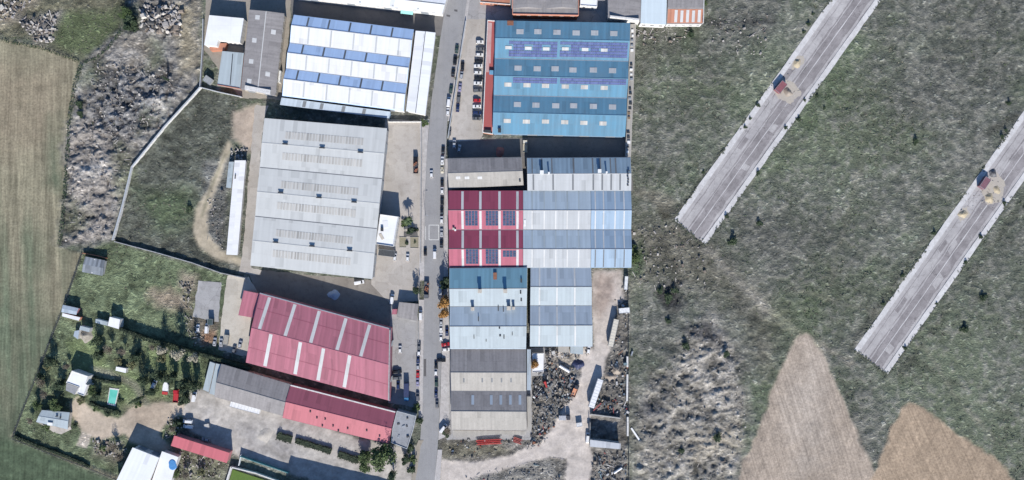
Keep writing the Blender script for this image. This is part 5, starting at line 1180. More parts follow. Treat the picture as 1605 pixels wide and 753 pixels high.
for k, (a, c) in enumerate((((983.5, 560), (983.5, 575)), ((983.5, 588), (983, 628)), ((984, 655), (984, 683)))):
    wall([a, c], 1.7, .9, M['wall_white'], 'wall_panel', ['upper', 'middle', 'lower'][k] + ' white wall panel leaning on the long dark scrap yard fence', 'wall panel', group='white panels on the scrap yard fence')
wall([(926, 650), (972, 656)], 1.8, .6, M['conc'], 'wall_panel', 'concrete wall north of the narrow white scrap yard shed', 'wall')
wall([(925, 663), (925, 700)], 3.2, .25, M['conc'], 'wall_panel', 'concrete end wall left of the narrow white scrap yard shed', 'wall')
wall([(990, 672), (1004, 693)], .5, .9, M['white'], 'slab', 'long white slab lying in the waste ground beside the fence', 'slab')

# ------------------------------------------------------------------ trees and plants
def crown_mesh(seed, n, rx, rz, zc, leaf, lobes, mats, fill=.75, flat=.6):
    r = random.Random(seed); b = MB()
    L = [(r.gauss(0, .48) * rx, r.gauss(0, .48) * rx, zc + r.gauss(0, .36) * rz, r.uniform(.34, .62)) for _ in range(lobes)]
    L = [(x, y, z, s) for x, y, z, s in L if (x / rx) ** 2 + (y / rx) ** 2 < .72]
    for i in range(n):
        x, y, z, s = r.choice(L); k = r.random() ** .4
        a = r.uniform(0, 2 * math.pi); c = r.uniform(-1, 1); sn = math.sqrt(1 - c * c)
        p = (x + rx * s * k * sn * math.cos(a), y + rx * s * k * sn * math.sin(a), z + rz * s * k * c)
        q = leaf * r.uniform(.6, 1.4); t1 = r.uniform(0, 6.3); ph = r.uniform(-1, 1) * (1 - flat * .5)
        ux, uy, uz = math.cos(t1) * q, math.sin(t1) * q, ph * q
        vx, vy, vz = -math.sin(t1) * q * .7, math.cos(t1) * q * .7, r.uniform(-.7, .7) * q
        b.face([(p[0] - ux, p[1] - uy, p[2] - uz), (p[0] + vx, p[1] + vy, p[2] + vz), (p[0] + ux, p[1] + uy, p[2] + uz), (p[0] - vx, p[1] - vy, p[2] - vz)], 0)
    return b.mesh('crown', mats, merge=False)
def trunk_mesh(seed, h, r0, spread, n=6, twigs=0):
    r = random.Random(seed); b = MB(); b.cyl((0, 0, -.3), (.08, .05, h * .55), r0, r0 * .6, 8)
    for k in range(n):
        a = 2 * math.pi * k / n + r.uniform(-.4, .4); z = h * r.uniform(.3, .55); e = (math.cos(a) * spread * r.uniform(.5, .9), math.sin(a) * spread * r.uniform(.5, .9), h * r.uniform(.75, 1.0))
        b.cyl((.05, .03, z), e, r0 * .42, r0 * .12, 6)
        for q in range(twigs):
            t = r.uniform(.3, 1); s = tuple(c * t + d * (1 - t) for c, d in zip(e, (0, 0, z))); d = (s[0] + r.uniform(-1, 1) * spread * .4, s[1] + r.uniform(-1, 1) * spread * .4, s[2] + r.uniform(.1, .5) * spread)
            b.cyl(s, d, .05, .015, 4, cap=False)
    return b.mesh('trunk', M['bark'])
lg = leafmat('leaf_green', (.055, .085, .03), (.085, .115, .045)); ld = leafmat('leaf_dark', (.028, .046, .024), (.05, .07, .036)); lo = leafmat('leaf_orange', (.34, .17, .045), (.26, .145, .05))
lp_ = leafmat('leaf_pale', (.36, .33, .26), (.28, .26, .19)); ly = leafmat('leaf_olive', (.11, .12, .055), (.16, .15, .085)); lt = leafmat('twig_brown', (.12, .10, .075), (.16, .14, .105))
TREE = dict(green=(crown_mesh(1, 1500, 1, 1.0, 1.35, .085, 16, lg), trunk_mesh(1, 1.6, .09, .7)),
    dark=(crown_mesh(2, 1500, 1, 1.5, 1.6, .09, 14, ld), trunk_mesh(2, 1.8, .09, .6)),
    cypress=(crown_mesh(3, 1300, .62, 4.2, 3.4, .085, 30, ld), trunk_mesh(3, 4.5, .12, .3)),
    orange=(crown_mesh(4, 1300, 1, .9, 1.7, .08, 14, lo), trunk_mesh(4, 1.9, .08, .7)),
    pale=(crown_mesh(5, 1300, 1, 1.2, 1.9, .08, 12, lp_), trunk_mesh(5, 2.1, .08, .7)),
    olive=(crown_mesh(6, 1100, 1, .9, 1.3, .085, 14, ly), trunk_mesh(6, 1.5, .09, .7)),
    bare=(crown_mesh(7, 700, 1, 1.1, 1.5, .055, 18, lt), trunk_mesh(7, 1.9, .07, .85, 9, 5)),
    shrub=(crown_mesh(8, 420, 1, .55, .5, .13, 9, ld), trunk_mesh(8, .6, .06, .6)),
    greenshrub=(crown_mesh(9, 420, 1, .55, .5, .13, 9, lg), trunk_mesh(9, .6, .06, .6)))
def tree(px, py, kind, r, label, group=None, sz=1.0, nm=None, cat='tree'):
    x, y = W(px, py, r * 1.2); cm, tm = TREE[kind]
    sz = sz * (.65 if kind == 'shrub' else 1)
    t = thing(nm or ('shrub' if 'shrub' in kind else 'tree'), label, 'shrub' if 'shrub' in kind else cat, (x, y, zat(x, y)), R.uniform(0, 6.28), group)
    for n_, me in (('crown', cm), ('trunk', tm)):
        o = bpy.data.objects.new(n_, me); COL.objects.link(o); o.parent = t; o.scale = (r, r, r * sz)
    return t
tree(696.5, 474, 'orange', 3.5, 'larger orange leaved street tree on the east pavement', 'orange street trees', 1.3)
tree(696.5, 491, 'orange', 2.9, 'smaller orange leaved street tree just south of the larger one', 'orange street trees', 1.3)
tree(697, 446, 'dark', 3.0, 'dark street tree above the two orange street trees', None, 1.0)
tree(838, 570, 'orange', 2.3, 'orange crowned tree over the square pale shed roof', None, 1.6)
tree(599, 718, 'green', 6.2, 'large round green tree at the south end of the dirt yard', None, .9)
tree(572, 731, 'green', 3.3, 'small green tree left of the large round green tree', None, .9)
tree(571, 716, 'green', 3.0, 'small dark topped tree directly above the small green tree', None, .9)
for i, (px, py, k, r, sz, lb) in enumerate((
    (80, 566, 'dark', 3.0, 1.2, 'dark tree beside the crop field fence, lower left of the huts'), (154, 532, 'dark', 3.0, 1.2, 'dark tree right of the stony heap in the garden'),
    (172, 548, 'bare', 3.2, 1.1, 'bare brown tree in the garden below the square white shed'), (155, 558, 'dark', 3.2, .9, 'dark spreading tree north of the white house lawn'),
    (214, 560, 'dark', 3.0, 1.3, 'dark tree under the white rubble patch in the garden'), (193, 552, 'bare', 3.0, 1.0, 'bare brown tree between two dark garden trees'),
    (222, 624, 'cypress', 2.4, 1.0, 'tall thin cypress east of the swimming pool'), (254, 562, 'olive', 2.8, 1.0, 'olive tree on the lawn below the three pale trees'),
    (258, 548, 'pale', 2.7, 1.4, 'westernmost of three pale trees along the hedge'), (284, 554, 'pale', 3.4, 1.4, 'biggest of three pale trees, the one in the middle'), (308, 560, 'pale', 2.8, 1.4, 'easternmost of three pale trees beside the narrow sheds'),
    (240, 545, 'bare', 2.4, 1.1, 'bare tree left of the westernmost pale tree'), (207, 573, 'olive', 2.7, 1.0, 'yellowish olive tree above the small white box hut'), (185, 566, 'olive', 2.4, 1.0, 'yellowish olive tree left of the small white box hut'),
    (66, 600, 'bare', 3.4, 1.0, 'bare tree at the fence left of the white house'), (70, 618, 'bare', 3.0, 1.0, 'bare tree below another at the fence by the white house'),
    (58, 636, 'green', 2.8, 1.0, 'green tree above the left end of the pale blue house'), (86, 636, 'green', 3.8, .9, 'broad green tree directly above the pale blue house'), (95, 605, 'dark', 3.2, 1.1, 'dark tree touching the west wall of the white house'),
    (74, 575, 'olive', 2.4, .9, 'olive tree by the fence above the white house'), (106, 574, 'bare', 2.3, 1.0, 'bare tree at the north corner of the white house'), (143, 612, 'green', 3.0, .9, 'green tree between the white house and the pool'),
    (152, 622, 'dark', 2.6, 1.0, 'dark tree south west of the pool'), (127, 629, 'olive', 2.4, .8, 'olive tree at the drive corner below the white house'), (150, 642, 'greenshrub', 2.2, 1.0, 'green shrub at the drive edge, left of three'), (165, 648, 'shrub', 2.4, 1.0, 'dark shrub at the drive edge, middle of three'), (180, 650, 'shrub', 2.6, 1.0, 'dark shrub at the drive edge, right of three'),
    (187, 630, 'shrub', 2.0, 1.2, 'dark shrub at the east side of the pool garden'), (215, 636, 'greenshrub', 2.2, 1.0, 'green shrub where the garden path meets the drive'),
    (238, 614, 'dark', 2.7, 1.5, 'dark evergreen left of the white van on the lawn'), (226, 596, 'dark', 3.2, 1.3, 'dark evergreen at the west end of the evergreen row'), (251, 590, 'dark', 3.4, 1.3, 'dark evergreen above the covered boat'), (272, 592, 'dark', 3.4, 1.5, 'dark evergreen above the red truck'), (290, 606, 'dark', 3.6, 1.5, 'dark evergreen right of the red truck'), (306, 604, 'dark', 3.0, 1.4, 'dark evergreen nearest the narrow pale sheds'), (287, 628, 'dark', 3.2, 1.1, 'dark evergreen where drive and dirt yard meet'),
    (117, 668, 'shrub', 2.0, 1.0, 'dark shrub by the sandy drive right of the pale blue house'), (70, 672, 'greenshrub', 2.5, 1.0, 'green shrub below the left end of the pale blue house'), (160, 705, 'greenshrub', 2.2, 1.0, 'green shrub in the rubble below the sandy drive'), (178, 700, 'bare', 3.0, .9, 'bare tree in the rubble below the sandy drive'), (186, 717, 'bare', 2.8, .9, 'bare tree left of the large white roof at the bottom'),
    (270, 672, 'bare', 2.6, 1.0, 'bare tree above the left end of the pink-red shed'), (279, 664, 'dark', 2.4, .9, 'dark tree left of the two white vans'), (48, 660, 'bare', 2.6, .9, 'bare tree left of the pale blue house'), (63, 590, 'dark', 2.4, 1.0, 'dark tree right at the crop field fence'),
    (291, 745, 'bare', 3.0, .9, 'bare tree below the pink-red shed, left'), (315, 740, 'olive', 2.4, .9, 'olive tree below the pink-red shed, right'), (273, 742, 'green', 2.6, .9, 'green tree right of the smaller white roof'),
    (201, 38, 'dark', 4.5, .8, 'dark tree between the green grass patch and the rubble'), (195, 20, 'green', 3.6, .7, 'green tree above the dark tree by the green patch'), (263, 125, 'cypress', 1.5, .8, 'lone dark cypress in the grey rubble field'), (120, 165, 'shrub', 2.8, 1.0, 'dark shrub at the crop field edge by the rubble'),
    (122, 180, 'shrub', 2.4, 1.0, 'second dark shrub lower on the crop field edge by the rubble'), (292, 328, 'shrub', 2.6, 1.1, 'dark shrub beside pale debris in the dark meadow'), (616, 742, 'cypress', 3.0, .9, 'tall dark cypress at the bottom beside the road'), (640, 706, 'shrub', 2.6, 1.4, 'dark shrub at the road corner of the grey stained block'),
    (645, 722, 'greenshrub', 2.4, 1.2, 'green shrub in the strip left of the road bottom'), (642, 738, 'shrub', 2.4, 1.2, 'dark shrub lowest in the strip left of the road'), (655, 660, 'shrub', 2.2, 1.4, 'dark shrub at the kerb by the pale north parapet end'), (653, 640, 'greenshrub', 2.2, 1.2, 'green shrub by the west pavement end'), (635, 722, 'dark', 2.2, 1.2, 'dark tree beside the large round green tree'),
    (652, 455, 'dark', 2.0, 1.2, 'dark tree against the yard wall by the grey flatbed truck'), (642, 363, 'dark', 2.0, .9, 'dark tree below the palm in the hall yard'), (651, 362, 'shrub', 1.8, 1.2, 'dark shrub against the hall yard wall below the palm'), (632, 352, 'greenshrub', 1.9, 1.2, 'green shrub left of the palm foot'), (638, 380, 'shrub', 1.3, 1.2, 'dark shrub between the two planted squares'), (649, 380, 'shrub', .9, 1.1, 'small dark shrub in the beige planted square'),
    (664, 193, 'greenshrub', 2.2, .9, 'green shrub on the verge at the top of the hall yard wall'), (672, 60, 'greenshrub', 1.6, .8, 'green shrub on the verge right of the narrow white shed'), (669, 100, 'greenshrub', 1.6, .8, 'green verge shrub halfway down the narrow white shed'), (697, 683, 'shrub', 2.6, 1.0, 'dark shrub beside the slanting white van'), (702, 676, 'bare', 2.2, .8, 'bare tree beside the slanting white van'),
    (995, 405, 'green', 2.6, .8, 'green tree against the east wall of the sky blue unit'), (994, 390, 'greenshrub', 2.6, 1.1, 'green shrub at the east wall of the sky blue unit'),
    (1086, 50, 'shrub', 2.4, 1.0, 'dark shrub in the grass below the orange and white tiles'), (1100, 8, 'green', 2.6, .8, 'green tree right of the topmost grey roof'), (1148, 378, 'shrub', 2.6, 1.5, 'black shrub by the lower end of the upper street'), (1193, 352, 'shrub', 1.9, 1.2, 'small dark shrub in the grass right of the black shrub'), (1436, 223, 'shrub', 1.9, 1.1, 'lone dark shrub in the grass between the two streets'), (1583, 160, 'shrub', 1.5, 1.2, 'small dark shrub near the right edge above the lower street'), (1548, 468, 'shrub', 2.3, 1.1, 'dark shrub in the grass far right below the lower street'), (1514, 516, 'shrub', 2.4, 1.1, 'second dark shrub below the lower street, further left'),
    (1076, 546, 'shrub', 2.4, 1.1, 'dark shrub in the burnt patch of the eastern rubble'), (1137, 556, 'shrub', 2.0, 1.1, 'dark shrub right of the burnt patch'), (1129, 686, 'shrub', 2.8, 1.2, 'dark shrub in the pale rubble at the bottom'), (1068, 707, 'shrub', 1.9, 1.2, 'small dark shrub at the bottom of the rubble ground'), (1047, 470, 'shrub', 3.0, 1.0, 'burnt looking shrub at the top of the dark patch'), (1060, 458, 'shrub', 2.4, 1.0, 'burnt looking shrub right of another in the dark patch'), (1038, 455, 'shrub', 2.2, 1.0, 'burnt looking shrub at the left of the dark patch'), (1048, 502, 'shrub', 1.8, 1.0, 'small dark shrub below the burnt looking shrubs'))):
    tree(px, py, k, r * (.84 if px < 330 else 1), lb, None, sz)
# shrubs along the two streets
for nmst, pts in (('upper', ((1276, 22), (1268, 36), (1262, 50), (1190, 166), (1178, 186), (1170, 200), (1282, 148), (1292, 170), (1262, 158), (1252, 186), (1234, 200), (1102, 270), (1188, 272), (1140, 341))), ('lower', ((1578, 205), (1572, 215), (1465, 365), (1415, 432), (1385, 476), (1576, 320), (1540, 370), (1514, 412), (1468, 476), (1420, 545)))):
    for i, (px, py) in enumerate(sorted(pts, key=lambda p: p[1])):
        o = ORD[i] + ' from the top' if i else 'topmost'
        tree(px, py, 'shrub', R.uniform(.9, 1.4), f'small dark weed clump along the kerbs of the {nmst} unfinished street, {o}', f'weed clumps along the {nmst} street', 1.2, 'weed_clump')
# palm
x, y = W(639, 347, 6); pt = thing('palm_tree', 'tall feathery palm in the hall yard near the square white annex', 'palm tree', (x, y, 0))
b = MB(); b.cyl((0, 0, -.3), (.2, .1, 5.6), .28, .2, 10); part(pt, 'trunk', b, M['bark'])
b = MB()
for k in range(34):
    a = R.uniform(0, 6.283); L = R.uniform(2.3, 3.2); up = R.uniform(.1, 1.5); prev = None
    for i in range(8):
        t = i / 7; r_ = L * t; p = (.2 + math.cos(a) * r_, .1 + math.sin(a) * r_, 5.7 + up * t * 1.6 - 2.0 * t * t)
        if prev:
            w = .55 * math.sin(math.pi * min(t + .1, 1)) + .06; nx, ny = -math.sin(a) * w, math.cos(a) * w
            for s in (-1, 1): b.face([prev, p, (p[0] + s * nx + .1 * math.cos(a), p[1] + s * ny + .1 * math.sin(a), p[2] - .25), (prev[0] + s * nx * .8, prev[1] + s * ny * .8, prev[2] - .2)])
        prev = p
part(pt, 'crown', b, leafmat('palm_leaf', (.05, .075, .03), (.075, .10, .045)))
# planted squares in the hall yard
for (x0, y0, x1, y1), lb in (((626, 372, 637, 388), 'left'), ((643, 372, 656, 389), 'right')):
    P = [W(*p) for p in ((x0, y0), (x1, y0), (x1, y1), (x0, y1))]; c = lerp2(P[0], P[2], .5); t = thing('planter', f'low kerbed planting bed near the palm, {lb} one of two', 'planter', (*c, 0), 0, 'planting beds below the palm'); b = MB()
    for i in range(4): a, d = P[i], P[(i + 1) % 4]; m = lerp2(a, d, .5); b.box((m[0], m[1], .14), (math.dist(a, d), .18, .28 + .01 * i), math.atan2(d[1] - a[1], d[0] - a[0]))
    b.build('kerb', M['conc'], t); b = MB(); b.prism(P, -.1, .12); b.build('soil', groundmat('bed_soil', (.22, .20, .14), (.26, .24, .18), (.15, .14, .09), .3, .8), t)
x, y = W(644, 367, 2); t = thing('pergola', 'long dark pergola just above the planting beds', 'pergola', (x, y, 0)); b = MB()
for k in range(12): b.box((x - 3.4 + k * .6, y, 2.3), (.45, 2.6, .06))
b.build('slats', M['dark'], t)
for sx in (-1, 1):
    for sy in (-1, 1): b = MB(); b.box((x + sx * 3.2, y + sy * 1.1, 1.1), (.14, .14, 2.25)); b.build('post', M['wood'], t)
# hedges
lh = leafmat('hedge_leaf', (.02, .03, .018), (.03, .042, .022))
def hedge(pts, h, w, label, mat=lh, n=26, leaf=.32):
    P = [W(*p, h * .7) for p in pts]; c = P[len(P) // 2]; t = thing('hedge', label, 'hedge', (*c, 0)); b = MB(); r = random.Random(len(label)); k_ = MB()
    for a, d in zip(P[:-1], P[1:]):
        L = math.dist(a, d); an = math.atan2(d[1] - a[1], d[0] - a[0]); co, si = math.cos(an), math.sin(an)
        k_.box((lerp2(a, d, .5)[0], lerp2(a, d, .5)[1], h * .42), (L, w * .7, h * .84), an)
        for i in range(int(L * n)):
            s = r.uniform(0, L); o = r.uniform(-1, 1) * w / 2; z = h * r.random() ** .4 * (1 - .15 * abs(o) / w)
            p = (a[0] + co * s - si * o, a[1] + si * s + co * o, z); q = leaf * r.uniform(.6, 1.3); t1 = r.uniform(0, 6.3)
            ux, uy, uz = math.cos(t1) * q, math.sin(t1) * q, r.uniform(-.7, .7) * q; vx, vy, vz = -math.sin(t1) * q * .7, math.cos(t1) * q * .7, r.uniform(-.5, .5) * q
            b.face([(p[0] - ux, p[1] - uy, z - uz), (p[0] + vx, p[1] + vy, z + vz), (p[0] + ux, p[1] + uy, z + uz), (p[0] - vx, p[1] - vy, z - vz)])
    b.build('foliage', mat, t, merge=False); (k_.build('core', mat, t) if h > 1.35 else None)
hedge([(188, 516), (230, 532), (262, 540), (330, 560), (392, 578)], 4.2, 2.2, 'tall dark hedge running from the garden shed to the tilted red warehouse')
hedge([(434, 683), (457, 690)], 1.6, 4.6, 'short broad clipped hedge in the dirt yard, left of three')
hedge([(463, 691), (519, 708)], 1.6, 3.6, 'long clipped hedge in the dirt yard, middle of three')
hedge([(530, 712), (562, 723)], 1.6, 4.2, 'clipped hedge in the dirt yard beside the small green tree, right of three')
hedge([(140, 592), (160, 597), (188, 602)], 2.0, 1.6, 'low hedge on the north side of the swimming pool')
hedge([(140, 632), (160, 640), (182, 646)], 1.8, 1.6, 'low hedge on the south side of the swimming pool')
hedge([(22, 684), (60, 700), (110, 718), (140, 732)], 1.4, 1.4, 'low scrubby hedge along the garden bottom fence')
hedge([(127, 100), (117, 132), (108, 188), (105, 250), (99, 330), (93, 385)], 1.1, 2.2, 'ragged dark scrub line between the crop field and the western rubble', ld, 8, .34)
hedge([(2, 64), (62, 75), (124, 97)], .8, 1.4, 'low scrub line between the crop field and the green grass patch', ld, 7, .3)
hedge([(190, 48), (172, 72), (150, 92), (132, 98)], 1.0, 1.8, 'dark scrub line between the green grass patch and the rubble', ld, 9, .32)
# swimming pool
Q = [W(*p) for p in ((172, 608), (187, 610), (181, 637), (168, 634))]; c = lerp2(Q[0], Q[2], .5); t = thing('swimming_pool', 'small rectangular turquoise swimming pool with pale surround', 'pool', (*c, 0)); b = MB()
inn = [lerp2(p, c, .16) for p in Q]
for i in range(4): j = (i + 1) % 4; b.hexa([(*Q[i], -.3), (*Q[j], -.3), (*inn[j], -.3), (*inn[i], -.3)], [(*Q[i], .22), (*Q[j], .22), (*inn[j], .22), (*inn[i], .22)])
b.build('surround', M['wall_white'], t); b = MB(); b.prism(inn, -.25, .08)
pm, nt, bs = new_mat('pool_water'); tc = nd(nt, 'ShaderNodeTexCoord').outputs['Object']; nt.links.new(mixc(nt, mrange(nt, noise(nt, tc, .25, 2), .4, .6, 0, 1), (.10, .42, .34), (.14, .48, .40)), bs.inputs['Base Color']); bs.inputs['Roughness'].default_value = .08; bs.inputs['Specular IOR Level'].default_value = .3
b.build('water', pm, t)
# ------------------------------------------------------------------ heaps, scrap, rubble
def heap(px, py, r, h, mat, label, cat='heap', nm='heap', seed=0):
    x, y = W(px, py); b = MB(); rr = random.Random(seed + int(px)); n, m = 18, 6; rows = []
    for j in range(m + 1):
        q = j / m; rows.append([(r * q * (1 + .25 * math.sin(2 * a + px) + rr.uniform(-.12, .12)) * math.cos(a), r * q * (1 + .2 * math.cos(3 * a + py) + rr.uniform(-.12, .12)) * math.sin(a), h * (math.cos(q * math.pi) + 1) / 2 * (1 + rr.uniform(-.15, .15)) - (.2 if j == m else 0)) for a in [2 * math.pi * i / n for i in range(n)]])
    for j in range(m):
        for i in range(n): k = (i + 1) % n; b.face([rows[j][i], rows[j][k], rows[j + 1][k], rows[j + 1][i]] if j else [rows[0][0], rows[1][i], rows[1][k]])
    o = bpy.data.objects.new(nm, b.mesh(nm, mat, smooth=True)); COL.objects.link(o); o.location = (x, y, .02 + max(zat(x, y), 0)); return tag(o, label, cat)
sand = groundmat('sand', (.37, .31, .21), (.41, .35, .25), (.29, .24, .17), .3, 1.2)
earth = groundmat('rubble_earth', (.22, .185, .15), (.30, .26, .22), (.14, .12, .10), .3, 1.2)
heap(1249, 99, 2.8, .9, sand, 'yellow sand heap on the upper unfinished street, above the red container')
heap(1235, 145, 2.8, 1.0, earth, 'earth heap against the red container on the upper street')
heap(1550, 311, 3.1, .95, sand, 'larger yellow sand heap below the red container on the lower street')
heap(1509, 336, 2.4, .8, sand, 'smaller yellow sand heap near the left kerb of the lower street')
heap(1562, 298, 2.4, .5, sand, 'thin spread of yellow sand right of the container on the lower street')
heap(1556, 272, 2.6, 1.1, paint('dark_scrap', (.10, .10, .105), .8, .6, 1.2), 'dark scrap heap above the container on the lower street')
heap(784, 238, 3.0, 1.6, groundmat('red_earth', (.30, .14, .12), (.24, .11, .10), (.16, .08, .07), .3, 1.0), 'reddish heap in the middle of the dark alley')
heap(134, 526, 3.8, 1.8, groundmat('stone_heap', (.30, .28, .24), (.22, .2, .17), (.15, .14, .12), .3, 1.2), 'stony grey heap below the light blue hut')
heap(906.5, 571, 3.0, 1.6, paint('navy_tarp', (.022, .03, .075), .6, .2), 'navy covered round heap on the dirt south of the four-slope warehouse', 'covered heap', 'covered_heap')
heap(523, 462, 3.0, 1.2, paint('pale_tarp', (.34, .38, .44), .6, .15), 'pale covered heap in the shaded alley south of the huge pale hall', 'covered heap', 'covered_heap')
heap(966, 579, 3.2, 1.8, earth, 'pale broken concrete heap right of the dirt lane')
heap(957, 590, 3.0, 1.5, earth, 'broken concrete heap at the head of the white semi-trailer')
heap(415, 682, 4.2, .6, groundmat('pale_spoil', (.36, .33, .29), (.42, .39, .35), (.28, .26, .23), .3, 1.0), 'pale round spoil heap in the middle of the dirt yard')
def pipe(px0, py0, px1, py1, r, mat, label, cat='pipe', nm='pipe', z=.6):
    a = W(px0, py0); c = W(px1, py1); m = lerp2(a, c, .5); b = MB(); z = z + max(zat(*m), 0)
    b.cyl((a[0] - m[0], a[1] - m[1], 0), (c[0] - m[0], c[1] - m[1], 0), r, r, 12)
    for e in (a, c): b.cyl((e[0] - m[0], e[1] - m[1], -.02), (e[0] - m[0] + (m[0] - e[0]) * .03, e[1] - m[1] + (m[1] - e[1]) * .03, 0), r * 1.12, r * 1.12, 12)
    o = bpy.data.objects.new(nm, b.mesh(nm, mat)); COL.objects.link(o); o.location = (*m, z); return tag(o, label, cat)
pipe(877, 573, 892, 582, .75, M['white'], 'thick white pipe lying slantwise at the top of the scrap heap', z=1.0)
pipe(962, 741, 974, 733, .6, M['white'], 'white pipe lying at the bottom of the scrap yard by the fence')
pipe(991, 551, 989, 557, .5, M['steel'], 'short pale pipe in the grass east of the fence', z=.5)
# red farm machine (855,600) and red girders (765,692)
def girders(px, py, L, w, n, ang, mat, label, cat='girders', nm='girder_stack'):
    x, y = W(px, py, .8); t = thing(nm, label, cat, (x, y, max(zat(x, y), 0)), rad(ang))
    for k in range(n):
        b = MB(); yy = -w / 2 + w * (k + .5) / n; l = L * R.uniform(.75, 1); b.box((R.uniform(-.5, .5), yy, .55 + .2 * (k % 2)), (l, w / n * .55, .16)); b.box((0, yy, .35), (l * .9, w / n * .2, .5)); part(t, 'girder', b, mat)
    b = MB()
    for s in (-1, 1): b.box((s * L * .3, 0, .12), (.25, w, .24))
    part(t, 'bearer', b, M['wood']); return t
girders(766, 693, 13.5, 2.8, 6, 3, M['red'], 'stack of red girders south of the banded fibre roof')
girders(811, 691, 5, 3, 4, -20, paint('rust_red', (.28, .07, .06), .7, .3), 'small tangle of rusty red girders right of the long red stack')
x, y = W(855, 602, 1); t = thing('tractor', 'red wheeled machine in the western part of the scrap yard', 'tractor', (x, y, max(zat(x, y), 0)), rad(-70))
b = MB(); b.box((.9, 0, 1.1), (2.2, .9, .8), top=.9); part(t, 'bonnet', b, M['red']); b = MB(); b.box((-.8, 0, 1.6), (1.5, 1.4, 1.6), top=.85); part(t, 'cab', b, M['red']); b = MB(); b.box((-.8, 0, 1.75), (1.52, 1.42, .7), top=.92); part(t, 'window', b, M['glass'])
for x_, r_, s in ((-1, .75, 1), (-1, .75, -1), (1.5, .45, 1), (1.5, .45, -1)): b = MB(); b.cyl((x_, s * .75, r_), (x_, s * 1.15, r_), r_, r_, 14); part(t, 'wheel', b, M['black'])
def debris(name, label, regions, mats, wts, seed, amt):
    r = random.Random(seed); b = MB(); nm = 0
    for poly, n, smin, smax, hgt in regions:
        xs_ = [p[0] for p in poly]; ys_ = [p[1] for p in poly]; k = 0; tries = 0
        while k < n and tries < n * 20:
            tries += 1; px, py = r.uniform(min(xs_), max(xs_)), r.uniform(min(ys_), max(ys_)); ins = False
            for i in range(len(poly)):
                a, c = poly[i], poly[i - 1]
                if (a[1] > py) != (c[1] > py) and px < (c[0] - a[0]) * (py - a[1]) / (c[1] - a[1]) + a[0]: ins = not ins
            if not ins: continue
            k += 1; x, y = W(px, py); z = zat(x, y); s = r.uniform(smin, smax) * (1 if r.random() < .85 else 1.8); m = r.choices(range(len(mats)), wts)[0]; q = r.random()
            e = s * r.uniform(.35, 1.1); zz = z + r.random() ** 2 * hgt
            if q < .6: b.box((x, y, zz + e * .3), (s, s * r.uniform(.4, 1), e * .6), r.uniform(0, 3.1), m, r.uniform(.6, 1), r.uniform(-.25, .25))
            elif q < .85: b.box((x, y, zz + .15), (s * 2.6, s * .25, .18), r.uniform(0, 3.1), m, 1, r.uniform(-.15, .15))
            else: b.cyl((x, y, zz + .2), (x + r.uniform(-1, 1) * s, y + r.uniform(-1, 1) * s, zz + .2 + r.uniform(0, .5)), s * .3, s * .3, 7, m)
    o = b.build(name, mats, merge=False); return stuff(o, label)
grey = [paint('scrap_grey', (.18, .178, .172), .8, .3), paint('scrap_white', (.42, .41, .40), .7, .2), paint('scrap_dark', (.05, .05, .055), .8, .3), paint('scrap_blue', (.09, .12, .16), .6, .3), M['rust'], paint('scrap_cyan', (.14, .20, .22), .6, .3), paint('scrap_red', (.25, .05, .05), .7, .3), paint('scrap_tan', (.28, .24, .19), .85, .3)]
debris('scrap', 'mixed scrap metal and junk strewn over the scrap yard', [
    ([(836, 590), (856, 560), (900, 578), (905, 600), (896, 625), (880, 640), (860, 650), (850, 690), (834, 690)], 357, 0.28, 1.20, 0.70),
    ([(870, 590), (905, 590), (896, 632), (872, 635)], 97, 0.40, 1.28, 1.12), ([(965, 556), (983, 545), (984, 650), (926, 648), (945, 600)], 169, 0.32, 1.20, 0.56),
    ([(706, 690), (830, 688), (845, 700), (800, 716), (705, 718)], 75, 0.24, 0.88, 0.21), ([(930, 710), (982, 706), (984, 760), (924, 760)], 133, 0.32, 1.20, 0.49), ([(730, 745), (800, 732), (870, 726), (882, 765), (720, 765)], 115, 0.24, 0.88, 0.21),
    ([(855, 545), (925, 552), (905, 562), (858, 562)], 57, 0.40, 1.28, 0.56), ([(964, 470), (984, 424), (984, 560), (958, 560)], 48, 0.32, 1.04, 0.35), ([(836, 650), (880, 650), (850, 700), (826, 700)], 71, 0.40, 1.28, 0.56)],
    grey, [6, 3, 7, 1.6, .8, 1.2, .25, 3.5], 5, 0)
stone = [paint('rubble_grey', (.27, .25, .235), .9, .3), paint('rubble_pale', (.42, .39, .35), .9, .25), paint('rubble_brown', (.17, .14, .115), .9, .3), paint('rubble_dark', (.07, .068, .066), .9, .3)]
debris('rubble', 'broken concrete and rubble dumped over the western waste ground', [
    ([(222, 10), (284, 8), (285, 55), (226, 50)], 260, .5, 2.1, .7), ([(150, 100), (265, 100), (280, 150), (255, 200), (185, 225), (130, 200)], 800, .22, .8, .25), ([(104, 200), (190, 200), (215, 260), (185, 370), (100, 380)], 420, .2, .7, .2),
    ([(28, 30), (90, 20), (84, 66), (56, 66)], 130, .4, 1.5, .4), ([(0, 0), (50, 0), (30, 25), (0, 35)], 60, .5, 1.5, .4), ([(325, 300), (350, 290), (350, 390), (325, 375)], 70, .25, .8, .2), ([(362, 232), (388, 234), (386, 250), (362, 250)], 60, .4, 1.1, .6), ([(145, 690), (195, 690), (200, 720), (150, 715)], 120, .3, .9, .3), ([(272, 700), (350, 726), (345, 750), (280, 750)], 110, .3, .9, .3), ([(262, 655), (285, 655), (285, 680), (258, 690)], 60, .3, 1.0, .4), ([(280, 440), (303, 440), (300, 500), (330, 545), (300, 545)], 80, .3, 1.0, .3)],
    stone, [5, 4, 3, 2], 6, 0)
